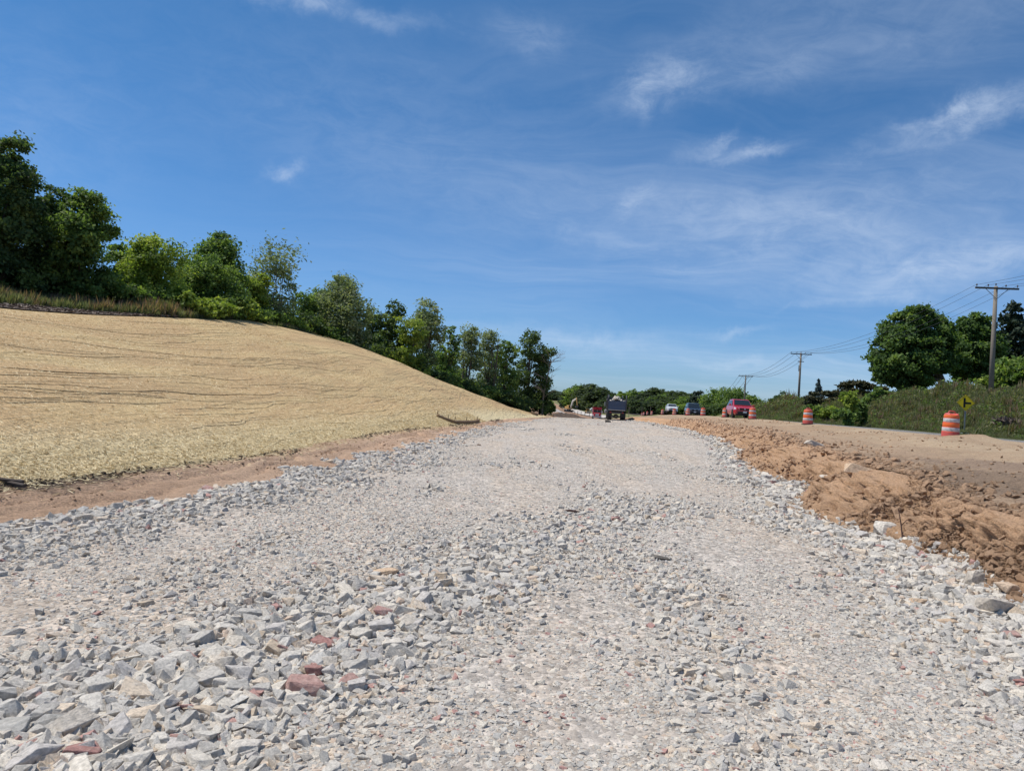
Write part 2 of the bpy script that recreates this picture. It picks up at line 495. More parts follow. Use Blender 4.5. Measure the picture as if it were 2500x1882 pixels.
def straw_mat():
    m, nt, b = new_mat('straw_blanket', 0.8, 0.25)
    P = N(nt, 'ShaderNodeTexCoord').outputs['Object']
    uvn = N(nt, 'ShaderNodeUVMap')
    su = N(nt, 'ShaderNodeSeparateXYZ'); lk(nt, uvn.outputs[0], su.inputs[0])
    big = noise(nt, scaled(nt, P, (.5, .16, .5)), 0.8, 5, 0.62, .6)
    c = mixc(nt, smooth(nt, big, .34, .66), (.54, .395, .20), (.48, .325, .165))
    pt = noise(nt, scaled(nt, P, (1.2, .25, 1.2), (0, 0, R(10))), 1.1, 5, .66, .8)
    c = mixc(nt, smooth(nt, pt, .56, .76, 0, .55), c, (.36, .25, .13))
    toe = math_n(nt, 'ADD', su.outputs[0], math_n(nt, 'MULTIPLY', math_n(nt, 'SUBTRACT', big, .5), .12))
    c = mixc(nt, smooth(nt, toe, .86, .975, 0, .75), c, (.66, .56, .34))
    fib = noise(nt, scaled(nt, P, (2, 1, 2)), 30, 5, .8, .5)
    fib2 = noise(nt, scaled(nt, P, (1, 2.4, 1), (0, 0, R(40))), 7, 5, .75, .3)
    k = math_n(nt, 'MULTIPLY', smooth(nt, fib, .30, .70, .42, 1.55), smooth(nt, fib2, .32, .68, .74, 1.24))
    sc = N(nt, 'ShaderNodeVectorMath', operation='SCALE'); lk(nt, c, sc.inputs[0]); lk(nt, k, sc.inputs['Scale'])
    lk(nt, sc.outputs[0], b.inputs['Base Color'])
    roll = noise(nt, scaled(nt, P, (2.6, .16, 2.6), (0, 0, R(6))), 1.0, 5, .62, 1.0)
    h = math_n(nt, 'ADD', math_n(nt, 'MULTIPLY', fib, .10), math_n(nt, 'ADD', math_n(nt, 'MULTIPLY', fib2, .05), math_n(nt, 'MULTIPLY', roll, .8)))
    bump(nt, b, h, .8, .22)
    return m


STRAW_M = straw_mat()
STRAND_M, _nt, _b = new_mat('loose_straw_stalk', .6, .4)
_a = N(_nt, 'ShaderNodeAttribute', attribute_name='tone')
lk(_nt, mixc(_nt, _a.outputs['Fac'], (.42, .29, .125), (.86, .735, .455)), _b.inputs['Base Color'])


def foliage_mat(name, dark, mid, light, trans=0.45):
    m, nt, b = new_mat(name, 0.62, 0.14)
    a = N(nt, 'ShaderNodeAttribute', attribute_name='tone')
    gain = {'far_leaves': 1.25, 'weedy_grass': 2.5, 'reddish_seed_grass': 1.15, 'dead_brush': .9, 'conifer_needles': 1.3, 'brownish_pine_needles': 1.2, 'blue_spruce_needles': 1.3}.get(name, 2.2)
    dark, mid, light = (tuple(x * gain * k for x, k in zip(q, (1.0, .92, .85) if name in ('dead_brush', 'brownish_pine_needles', 'conifer_needles') else (1.06, .93, 1.25))) for q in (dark, mid, light))
    c = mixc(nt, smooth(nt, a.outputs['Fac'], 0, .5), dark, mid)
    c = mixc(nt, smooth(nt, a.outputs['Fac'], .5, 1.0), c, light)
    lk(nt, c, b.inputs['Base Color'])
    t = N(nt, 'ShaderNodeBsdfTranslucent')
    lk(nt, mixc(nt, 1.0, c, (1.15, 1.25, .55), 'MULTIPLY'), t.inputs[0])
    mx = N(nt, 'ShaderNodeMixShader'); mx.inputs[0].default_value = trans
    lk(nt, b.outputs[0], mx.inputs[1]); lk(nt, t.outputs[0], mx.inputs[2])
    lk(nt, mx.outputs[0], nt.nodes['Material Output'].inputs[0])
    return m


LEAF = {
    'dark': foliage_mat('dark_leaves', (.022, .040, .014), (.038, .066, .020), (.085, .125, .030)),
    'mid': foliage_mat('green_leaves', (.032, .060, .016), (.060, .105, .024), (.120, .175, .036)),
    'bright': foliage_mat('yellow_green_leaves', (.050, .085, .016), (.100, .150, .024), (.185, .235, .040)),
    'willow': foliage_mat('grey_green_leaves', (.055, .080, .034), (.095, .130, .052), (.160, .190, .085)),
    'conifer': foliage_mat('conifer_needles', (.016, .030, .020), (.028, .045, .030), (.050, .070, .042), .1),
    'pine': foliage_mat('brownish_pine_needles', (.042, .052, .028), (.066, .072, .040), (.098, .102, .058), .1),
    'spruce': foliage_mat('blue_spruce_needles', (.035, .065, .050), (.055, .09, .065), (.085, .125, .085), .1),
    'far': foliage_mat('far_leaves', (.030, .052, .024), (.050, .080, .032), (.085, .120, .045)),
    'grass': foliage_mat('weedy_grass', (.034, .048, .017), (.054, .072, .026), (.105, .112, .055)),
    'reddish': foliage_mat('reddish_seed_grass', (.070, .090, .028), (.100, .115, .042), (.240, .160, .105)),
    'dead': foliage_mat('dead_brush', (.10, .085, .08), (.17, .14, .13), (.24, .21, .19), .05),
}
BARK = simple('bark', (.12, .095, .075), .9, .1, grime=.4, scale=9)
BARK_PALE = simple('pale_bark', (.26, .22, .18), .9, .1, grime=.4, scale=9)

# ------------------------------------------------------------------ the lie of the land: lines along the road as (Y, X, Z)
KN = {}
KN[0] = [(-14, -120, 3), (60, -120, 7), (120, -120, 3), (200, -120, 2), (620, -150, 12)]
KN[1] = [(-14, -31, 3.6), (0, -31, 4.0), (30, -31, 5.0), (45, -31, 6.0), (58, -31, 7.5), (70, -30, 7.4), (80, -26, 5.6), (88, -22, 4.1), (95, -18, 2.8), (105, -12, 1.2), (120, -8, .2), (160, -12, -.8), (200, -15, -1.4), (260, -20, -1), (350, -30, .2), (450, -40, 2.6), (620, -60, 8)]
KN[2] = [(-14, -20, 3.1), (0, -21, 3.5), (30, -21.6, 4.2), (33, -21, 4.41), (42, -20.65, 5.32), (50, -21.1, 6.11), (58, -21.2, 6.88), (64, -20.3, 7.0), (70, -18.3, 6.83), (75, -15.2, 5.77), (80, -11.5, 4.52), (88, -7.5, 2.87), (95, -2.55, 1.43), (105, 3.2, .32), (115, 6.0, -.08), (124, 7, -.3), (160, 2, -.9), (200, 2, -1.5), (260, 5, -1.1), (350, 5, 0), (450, 5, 2.4), (620, 0, 7)]
KN[3] = [(-14, -7.7, .15), (0, -7.1, .15), (9.26, -6.49, .15), (10.7, -5.97, .15), (12.35, -5.6, .15), (17, -5.3, .15), (26, -5.0, .15), (39.4, -3.3, .15), (69, .15, .15), (92, 4.3, .14), (105, 6.2, .1), (115, 7.6, -.1), (124, 8.6, -.32), (160, 8, -.95), (200, 9, -1.5), (260, 12, -1.2), (350, 12, -.1), (450, 12, 2.4), (620, 10, 7)]
KN[4] = [(-14, -5.6, 0), (0, -5.4, 0), (7.3, -5.09, 0), (8.9, -4.71, 0), (11.3, -4.32, 0), (16.5, -3.7, 0), (22.3, -3.1, 0), (39.4, -2.0, 0), (62.5, .6, 0), (94, 5.1, .04), (105, 7.0, .02), (115, 8.7, -.14), (124, 10, -.34), (160, 15, -.97), (200, 18, -1.52), (260, 20, -1.2), (350, 22, -.2), (450, 24, 2.3), (620, 24, 7)]
KN[5] = [(-14, 4.9, 0), (0, 4.9, 0), (5, 5.0, 0), (7.45, 5.0, 0), (8.9, 5.6, 0), (10.3, 5.8, 0), (11.2, 5.46, 0), (12.25, 5.45, .02), (16.9, 6.95, .05), (19.3, 7.2, .09), (26, 8.6, .35), (33, 10.0, .53), (45, 11.9, .48), (55, 12.8, .56), (72, 14.5, .56), (92, 15.7, .38), (105, 17, .3), (124, 19.7, .02), (160, 24, -.6), (200, 28, -1.2), (260, 31, -1.2), (350, 33, -.2), (450, 35, 2.4), (620, 36, 7)]
KN[6] = [(-14, 6.0, .6), (0, 6.0, .6), (8.5, 6.16, .64), (10.5, 6.5, .68), (12.3, 6.75, .8), (13.5, 6.9, .83), (16.5, 7.9, .82), (22, 9.1, .88), (26, 9.8, .95), (33, 11.1, 1.05), (45, 12.9, 1.0), (55, 13.8, 1.08), (72, 15.4, 1.08), (92, 16.6, .88), (105, 18, .75), (124, 20.7, .43), (160, 26, 0), (200, 30, -.5), (260, 33, -.8), (350, 36, .2), (450, 38, 2.5), (620, 40, 7)]
KN[7] = [(-14, 14.5, 1.2), (0, 15, 1.25), (26, 16.8, 1.43), (43, 18.3, 1.55), (57, 19.7, 1.64), (71, 21.7, 1.62), (85, 23.3, 1.65), (98, 24.8, 1.57), (112, 26.2, 1.52), (140, 30.3, 1.36), (178, 35.7, .98), (210, 39.7, .6), (260, 45, .3), (350, 48, .9), (450, 50, 3), (620, 52, 7.5)]
KN[8] = [(y, x + 9, z - .12) for y, x, z in KN[7]]
KN[9] = [(y, x + 10.6, z - .04) for y, x, z in KN[7]]
KN[10] = [(-14, 33, 4.3), (0, 33, 4.3), (40, 35, 4.2), (54, 36, 4.55), (62, 36.9, 4.65), (85, 41, 4.6), (97, 42, 4.35), (108, 43.5, 4.3), (130, 45.5, 3.45), (170, 50, 3.2), (212, 62, 4.0), (260, 65, 3), (350, 75, 3), (450, 80, 5), (620, 85, 9)]
KN[11] = [(y, x + 120, z + 1.5) for y, x, z in KN[10]]


def pchip(xk, yk):
    xk, yk = np.asarray(xk, float), np.asarray(yk, float)
    h = np.diff(xk); d = np.diff(yk) / h
    m = np.zeros_like(yk)
    w1, w2 = 2 * h[1:] + h[:-1], h[1:] + 2 * h[:-1]
    ok = d[1:] * d[:-1] > 0
    with np.errstate(divide='ignore', invalid='ignore'):
        mm = (w1 + w2) / (w1 / d[:-1] + w2 / d[1:])
    m[1:-1] = np.where(ok, mm, 0)
    m[0], m[-1] = d[0], d[-1]

    def fn(x):
        x = np.clip(np.asarray(x, float), xk[0], xk[-1])
        i = np.clip(np.searchsorted(xk, x) - 1, 0, len(h) - 1)
        t = (x - xk[i]) / h[i]
        t2, t3 = t * t, t * t * t
        return (2 * t3 - 3 * t2 + 1) * yk[i] + (t3 - 2 * t2 + t) * h[i] * m[i] + (-2 * t3 + 3 * t2) * yk[i + 1] + (t3 - t2) * h[i] * m[i + 1]
    return fn


KX = {k: pchip([p[0] for p in v], [p[1] for p in v]) for k, v in KN.items()}
KZ = {k: pchip([p[0] for p in v], [p[2] for p in v]) for k, v in KN.items()}


def edge_wob(k, Y):
    """small irregularity of the gravel edges"""
    if k == 4: return .22 * fbm(Y * .9, Y * 0 + 3, oct=3, seed=4) * np.clip(Y / 8, .5, 2.5)
    if k == 5: return .16 * fbm(Y * .8, Y * 0 + 9, oct=3, seed=5) * np.clip(Y / 8, .5, 3)
    if k == 3: return .14 * fbm(Y * .7, Y * 0 + 5, oct=3, seed=6)
    if k == 6: return .22 * fbm(Y * .9, Y * 0 + 1, oct=3, seed=8)
    return 0


def kx(k, Y): return KX[k](Y) + edge_wob(k, np.asarray(Y, float))


HEAPS = []


def seg_z(k, t, X, Y):
    """height inside the strip between line k and k+1; t runs 0..1 across"""
    za, zb = KZ[k](Y), KZ[k + 1](Y)
    if k == 2:   # straw slope, crest to toe
        s = 1 - t
        z = zb + (za - zb) * (1 - (1 - s) ** 1.22)
        z = z + (.16 * fbm(X * .25, Y * .09, oct=3, seed=21) + .035 * fbm(X * 1.2, Y * .22, oct=3, seed=22)) * np.clip(4 * t * (1 - t), 0, 1) * np.clip((118 - Y) / 30, 0, 1)
    elif k == 3:
        z = za + (zb - za) * t + (.05 * fbm(X * 1.6, Y * .35, oct=4, seed=23) - .09 * np.exp(-((t - .42 - .06 * np.sin(Y * .35)) / .07) ** 2) - .10 * np.exp(-((t - .72 - .05 * np.sin(Y * .27 + 1)) / .06) ** 2) * (.6 + .6 * fbm(Y * .3, X * 0, oct=2, seed=3))) * np.sin(np.pi * np.clip(t, 0, 1))
    elif k == 4:
        z = za + (zb - za) * np.clip(t * t * (2 - t) if False else t, 0, 1) ** 1.4
        z = z + .022 * fbm(X * .9, Y * .35, oct=3, seed=24)
    elif k == 6:
        z = za + (zb - za) * t + .09 * fbm(X * .8, Y * .5, oct=5, seed=25, gain=.55) * np.sin(np.pi * np.clip(t, 0, 1)) + (.10 * fbm(X * 2.2, Y * 1.8, oct=4, seed=26, gain=.6) + .04) * np.clip(1 - t * 2.4, 0, 1) * np.clip(t * 9, 0, 1)
        for (hx, hy, rx, ry, hz) in HEAPS:
            z = z + hz * np.exp(-((X - hx) / rx) ** 2 - ((Y - hy) / ry) ** 2) * (1 + .25 * fbm(X * 2, Y * 2, oct=3, seed=27))
    elif k == 9:
        s = t * t * (3 - 2 * t)
        z = za + (zb - za) * (.35 * t + .65 * s) + .16 * fbm(X * .35, Y * .3, oct=4, seed=28)
    else:
        z = za + (zb - za) * t
        if k in (0, 1, 10): z = z + .12 * fbm(X * .2, Y * .2, oct=3, seed=29) * np.sin(np.pi * np.clip(t, 0, 1))
    return z


def ground(X, Y):
    X, Y = np.atleast_1d(np.asarray(X, float)), np.atleast_1d(np.asarray(Y, float))
    xs = np.stack([kx(k, Y) + 0 * Y for k in range(12)])
    out = np.zeros_like(X)
    for k in range(11):
        m = (X >= xs[k]) & (X <= xs[k + 1])
        if m.any():
            t = (X[m] - xs[k][m]) / np.maximum(xs[k + 1][m] - xs[k][m], 1e-4)
            out[m] = seg_z(k, t, X[m], Y[m])
    return out


def gz(x, y): return float(ground(x, y)[0])


_b26 = at(2338, 1060, 26.0)
HEAPS += [(_b26.x + .5, 25.4, 1.1, .7, .16), (_b26.x + 2.2, 25.0, .9, .6, .12), (15.0, 24.2, 1.2, .8, .10), (7.9, 13.0, .8, .8, .10)]


def hit(px, py, y0=3.0, y1=600.0):
    """where the sight line through a photo pixel meets the land"""
    d = ray(px, py)
    Y = np.geomspace(y0, y1, 4000)
    dz = EYE.z + d.z * Y - ground(d.x * Y, Y)
    i = np.argmax(dz < 0)
    if dz[i] >= 0: i = len(Y) - 1
    y = Y[i]
    return Vector((d.x * y, y, gz(d.x * y, y)))


STN = np.unique(np.concatenate([np.arange(-14, 2, 1.0), np.arange(2, 14, .08), np.arange(14, 30, .2), np.arange(30, 60, .5), np.arange(60, 124.01, 1.0)]))


def strip(name, k, n, mat, stn=STN, dz=0.0, trange=(0, 1), warp=None, rough=None):
    t = np.linspace(trange[0], trange[1], n + 1)
    if warp: t = warp(t)
    Y = stn[:, None] + 0 * t[None]
    xa, xb = kx(k, stn)[:, None] if k in (3, 4, 5, 6) else KX[k](stn)[:, None], kx(k + 1, stn)[:, None]
    T = t[None] + 0 * Y
    X = xa + (xb - xa) * T
    Z = seg_z(k, T, X, Y) + dz
    V = np.stack([X, Y, Z], -1)
    if rough is not None: V = rough(V, T)
    V = V.reshape(-1, 3)
    m, w = len(stn), n + 1
    i = (np.arange(m - 1)[:, None] * w + np.arange(n)[None]).ravel()
    F = np.stack([i, i + 1, i + w + 1, i + w], -1)
    uv = np.stack([T.ravel(), Y.ravel() * .05], -1)
    return obj(name, np_mesh(name, V, F, (mat,), True, uv=uv))


GRASSG_M = soil_mat('grassy_ground', [(.075, .085, .035), (.10, .10, .045), (.06, .06, .03)], 1.0, 0, None, .8)
ASPHALT = soil_mat('worn_asphalt', [(.20, .195, .19), (.17, .165, .16), (.13, .13, .13)], 1.0, 0, None, .12)

tag(strip('ground', 0, 30, GRASSG_M), kind='structure')
tag(strip('hill_top', 1, 16, GRASSG_M), kind='structure')
straw = tag(strip('straw_slope', 2, 150, STRAW_M), kind='structure')
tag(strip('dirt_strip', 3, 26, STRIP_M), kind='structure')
tag(strip('gravel_road', 4, 70, GRAVEL), kind='structure')


def bank_rough(V, T):
    X, Y, Z = V[..., 0], V[..., 1], V[..., 2]
    a = np.clip(np.sin(np.pi * T), 0, 1) ** .7
    near = np.clip(1.25 - Y / 60, .45, 1)
    big = fbm(X * 1.2, Y * 1.25, Z * 1.6, oct=3, seed=31)
    lump = np.abs(fbm(X * 3.6, Y * 3.6, Z * 4.2, oct=4, seed=32, gain=.55))
    fine_ = fbm(X * 11, Y * 11, Z * 12, oct=3, seed=33)
    gul = np.abs(fbm(Y * 2.2, X * .4, oct=3, seed=34))
    n = (.22 * big + .24 * (.38 - lump) + .09 * fine_ + .04 * np.abs(fbm(X * 22, Y * 22, Z * 22, oct=2, seed=35)) - .22 * np.clip(.22 - gul, 0, 1)) * a * near
    V[..., 0] = X - n * .85
    V[..., 2] = Z + n * .55
    return V


tag(strip('earth_bank', 5, 44, BANK_M, rough=bank_rough, warp=lambda t: t * 1.0), kind='structure')
tag(strip('graded_soil', 6, 70, SHELF_M, warp=lambda t: t ** 1.5), kind='structure')
tag(strip('road', 7, 10, ASPHALT), kind='structure')
tag(strip('verge', 8, 4, GRASSG_M), kind='structure')
tag(strip('grass_bank', 9, 30, GRASSG_M), kind='structure')
tag(strip('field', 10, 20, GRASSG_M), kind='structure')

# the valley beyond the crest, its pale road, and a sheet to the horizon
STV = np.concatenate([np.arange(124, 200, 3.0), np.arange(200, 621, 7.0)])


def valley():
    Vs, Fs, uvs, b = [], [], [], 0
    for k in range(11):
        n = 8
        t = np.linspace(0, 1, n + 1)
        Y = STV[:, None] + 0 * t[None]
        xa, xb = KX[k](STV)[:, None], KX[k + 1](STV)[:, None]
        T = t[None] + 0 * Y
        X = xa + (xb - xa) * T
        Z = KZ[k](Y) + (KZ[k + 1](Y) - KZ[k](Y)) * T + .25 * fbm(X * .08, Y * .05, oct=4, seed=41) * np.clip((Y - 126) / 30, 0, 1) - .012
        V = np.stack([X, Y, Z], -1).reshape(-1, 3)
        i = (np.arange(len(STV) - 1)[:, None] * (n + 1) + np.arange(n)[None]).ravel()
        Fs.append(np.stack([i, i + 1, i + n + 2, i + n + 1], -1) + b); Vs.append(V); b += len(V)
    return np.concatenate(Vs), np.concatenate(Fs)


def valley_mat():
    m, nt, b = new_mat('valley_earth_and_meadow', .95, .1)
    P = N(nt, 'ShaderNodeTexCoord').outputs['Object']
    s = N(nt, 'ShaderNodeSeparateXYZ'); lk(nt, P, s.inputs[0])
    n1 = noise(nt, scaled(nt, P, (1, .3, 1)), .12, 6, .65, .5)
    soil = mixc(nt, smooth(nt, n1, .38, .62), (.33, .20, .13), (.22, .145, .10))
    soil = mixc(nt, smooth(nt, noise(nt, P, .3, 5, .7), .5, .7, 0, .7), soil, (.40, .32, .25))
    meadow = mixc(nt, smooth(nt, noise(nt, P, .2, 5, .7), .35, .65), (.13, .15, .06), (.22, .19, .10))
    edge = math_n(nt, 'ADD', s.outputs[0], math_n(nt, 'MULTIPLY', math_n(nt, 'SUBTRACT', n1, .5), 6.0))
    lk(nt, mixc(nt, smooth(nt, edge, 28, 32), soil, meadow), b.inputs['Base Color'])
    bump(nt, b, noise(nt, P, .8, 6, .7), .8, .5)
    return m


V_, F_ = valley()
tag(obj('valley_ground', np_mesh('valley_ground', V_, F_, (valley_mat(),), True)), kind='structure')


def ribbon(name, pts, w, mat, lift=.03, zfn=None):
    V, F = [], []
    for i, (x, y) in enumerate(pts):
        q = pts[min(i + 1, len(pts) - 1)]; p = pts[max(i - 1, 0)]
        dx, dy = q[0] - p[0], q[1] - p[1]
        l = math.hypot(dx, dy) or 1
        nx, ny = dy / l, -dx / l
        for s in (-1, 1):
            X, Y = x + nx * w / 2 * s, y + ny * w / 2 * s
            V.append((X, Y, (zfn or gz)(X, Y) + lift))
    F = [(2 * i, 2 * i + 1, 2 * i + 3, 2 * i + 2) for i in range(len(pts) - 1)]
    return obj(name, np_mesh(name, np.array(V), np.array(F), (mat,)))


def vz(x, y):
    xs = np.array([float(KX[k](y)) for k in range(12)]); zs = np.array([float(KZ[k](y)) for k in range(12)])
    return float(np.interp(x, xs, zs))


def vhit(px, py, y0=126.0):
    d = ray(px, py)
    for y in np.geomspace(y0, 600, 500):
        if EYE.z + d.z * y < vz(d.x * y, y): return Vector((d.x * y, y, vz(d.x * y, y)))
    y = 450.0
    return Vector((d.x * y, y, vz(d.x * y, y)))


PALE = soil_mat('pale_gravel_lane', [(.50, .46, .42), (.46, .42, .38), (.40, .36, .32)], .3, 0, None, .3)
tag(ribbon('gravel_lane', [(31.5 + .9 * math.sin(y / 60), y) for y in np.arange(215, 440, 6)], 6.5, PALE, .32, vz), kind='structure')
tag(ribbon('road.001', [(float(KX[7](y)) + 4.5, y) for y in np.arange(124, 300, 5)], 9.0, ASPHALT, .30, vz), kind='structure')
bs = np.array([(-6000, -6000, -3.2), (6000, -6000, -3.2), (6000, 6000, -3.2), (-6000, 6000, -3.2)])
tag(obj('ground', np_mesh('ground', bs, np.array([[0, 1, 2, 3]]), (GRASSG_M,))), kind='structure')

WHITE_LINE = simple('road_marking_paint', (.75, .75, .72), .7, .3, grime=.25, scale=4)
tag(ribbon('road_marking', [(float(KX[7](y)) + 1.1, y) for y in np.arange(-10, 122, 2.0)], .14, WHITE_LINE, .01), kind='structure')
tag(ribbon('road_marking', [(float(KX[7](y)) + 8.2, y) for y in np.arange(-10, 122, 2.0)], .14, WHITE_LINE, .01), kind='structure')

# creases of the straw blanket: low folds that run along the slope
def crease_mesh():
    V, F, uv = [], [], []
    specs = []
    for i in range(150):
        y0 = rng.uniform(6, 92); ln = rng.uniform(3, 9) * (1 + y0 / 35)
        specs.append((y0, min(y0 + ln, 108), rng.uniform(.05, .97), rng.uniform(-.0022, .0022), rng.uniform(.004, .012), rng.uniform(0, 9)))
    for (px0, py0, px1, py1, hgt) in ((0, 815, 620, 880, 0.022), (0, 900, 330, 915, 0.028), (200, 955, 700, 960, 0.026), (690, 958, 870, 1020, 0.021), (260, 828, 480, 832, 0.021), (0, 775, 700, 815, 0.019), (780, 1032, 870, 1036, 0.016), (0, 860, 330, 872, 0.021), (330, 872, 900, 905, 0.017), (440, 915, 620, 925, 0.017), (0, 948, 300, 956, 0.017), (760, 960, 1080, 985, 0.016), (700, 840, 1000, 900, 0.016)):
        a, b_ = hit(px0, py0), hit(px1, py1)
        ta = (a.x - float(KX[2](a.y))) / (float(kx(3, a.y)) - float(KX[2](a.y))); tb = (b_.x - float(KX[2](b_.y))) / (float(kx(3, b_.y)) - float(KX[2](b_.y)))
        specs.append((a.y, b_.y, ta, (tb - ta) / max(b_.y - a.y, .1), hgt, rng.uniform(0, 9)))
    for (y0, y1, t0, sl_, h, ph) in specs:
        if y1 - y0 < 1: continue
        n = max(10, int((y1 - y0) / .4))
        ys = np.linspace(y0, y1, n)
        t = t0 + sl_ * (ys - y0) + .008 * np.sin(ys * .45 + ph) + .004 * np.sin(ys * 1.3 + ph * 2)
        xa, xb = KX[2](ys), kx(3, ys)
        env = np.sin(np.pi * (ys - y0) / (y1 - y0)) ** .6 * (.6 + .5 * np.abs(vnoise(ys * .8, ys * 0 + ph)))
        b = len(V)
        for (off, up) in ((-.26, -.01), (-.04, .92), (.006 + .3 * h, 1.0), (.003, -.02)):
            X = xa + (xb - xa) * t + off
            tt = np.clip((X - xa) / (xb - xa), 0.001, .999)
            Z = seg_z(2, tt, X, ys) + up * h * env
            V += list(np.stack([X, ys, Z], -1)); uv += [(q, 0) for q in tt]
        for r in range(3):
            for i in range(n - 1):
                F.append((b + r * n + i, b + (r + 1) * n + i, b + (r + 1) * n + i + 1, b + r * n + i + 1))
    return np.array(V), np.array(F), np.array(uv)


V_, F_, u_ = crease_mesh()
tag(obj('straw_blanket_fold', np_mesh('straw_blanket_fold', V_, F_, (STRAW_M,), True, uv=u_)), 'low folds of the straw blanket running along the slope', 'straw blanket', kind='stuff')


def cards(P, A, B, tone, name, mat):
    """one diamond per point: half axes A (length) and B (width)"""
    n = len(P)
    V = np.stack([P - A, P + B, P + A, P - B], 1).reshape(-1, 3)
    F = np.arange(4 * n).reshape(n, 4)
    return np_mesh(name, V, F, (mat,), False, tone=tone)


def unit(v): return v / np.maximum(np.linalg.norm(v, axis=-1, keepdims=True), 1e-9)


# loose straw stalks lying over the blanket
n = 130000
ys = 7.5 + (rng.random(n) ** 1.7) * 45
ts = np.where(rng.random(n) < .4, 1 - np.abs(rng.normal(0, .05, n)), rng.uniform(.02, 1.0, n))
ts = np.clip(ts, .01, 1.012)
xa, xb = KX[2](ys), kx(3, ys)
xs = xa + (xb - xa) * ts
zs = seg_z(2, np.clip(ts, 0, 1), xs, ys) + rng.uniform(.0, .035, n)
ang = rng.uniform(0, 2 * np.pi, n)
ln = rng.uniform(.025, .07, n) * (.8 + ys * .012)
sl_ = -(seg_z(2, np.clip(ts - .02, 0, 1), xs - .02 * (xb - xa), ys) - seg_z(2, np.clip(ts, 0, 1), xs, ys)) / (.02 * (xb - xa))
A = np.stack([np.cos(ang), np.sin(ang), np.cos(ang) * sl_ + rng.normal(0, .22, n)], -1) * ln[:, None]
B = np.stack([-np.sin(ang), np.cos(ang), rng.normal(0, .5, n)], -1) * (.0028 + ys * .00012)[:, None]
tag(obj('loose_straw', cards(np.stack([xs, ys, zs], -1), A, B, rng.random(n), 'loose_straw', STRAND_M)), 'loose pale straw stalks strewn over the slope', 'straw', kind='stuff')

# ------------------------------------------------------------------ stones
def stone_mesh(name, seed, mat, sub=0, flat=.62, pts=13, jag=.06, crumbly=False):
    import bmesh
    r = np.random.default_rng(seed)
    bm = bmesh.new()
    c8 = np.array([(a, b, c) for a in (-1, 1) for b in (-1, 1) for c in (-1, 1)], float)
    p = c8 * r.uniform(.35, .92, (8, 3)) + r.normal(0, .12, (8, 3))
    p = np.concatenate([p, unit(r.normal(size=(max(pts - 9, 2), 3))) * r.uniform(.8, 1.05, (max(pts - 9, 2), 1))])
    if crumbly: p = unit(r.normal(size=(pts + 4, 3))) * r.uniform(.7, 1.0, (pts + 4, 1))
    p *= np.array([.56, .56 * r.uniform(.65, 1.0), .5 * flat * r.uniform(.8, 1.15)])
    for q in p: bm.verts.new(q)
    res = bmesh.ops.convex_hull(bm, input=bm.verts)
    for v in [v for v in bm.verts if not v.link_faces]: bm.verts.remove(v)
    if sub:
        bmesh.ops.bevel(bm, geom=list(bm.edges), offset=.016, segments=1, affect='EDGES')
        bmesh.ops.triangulate(bm, faces=bm.faces)
        bmesh.ops.subdivide_edges(bm, edges=[e for e in bm.edges if e.calc_length() > .12], cuts=sub, use_grid_fill=True)
        bmesh.ops.triangulate(bm, faces=bm.faces)
        co = np.array([v.co for v in bm.verts])
        d = fbm(co[:, 0] * 5 + seed, co[:, 1] * 5, co[:, 2] * 5, oct=4, seed=seed)
        for v, k in zip(bm.verts, d): v.co *= 1 + jag * float(k)
    me = bpy.data.meshes.new(name)
    bm.to_mesh(me); bm.free()
    me.materials.append(mat)
    return me


LIB = bpy.data.collections.new('stone_shapes')      # shapes for the scatters; not linked to the scene


def lib_col(name, meshes):
    c = bpy.data.collections.new(name)
    for i, me in enumerate(meshes):
        o = bpy.data.objects.new('%s_%02d' % (name, i), me)
        c.objects.link(o)
    return c


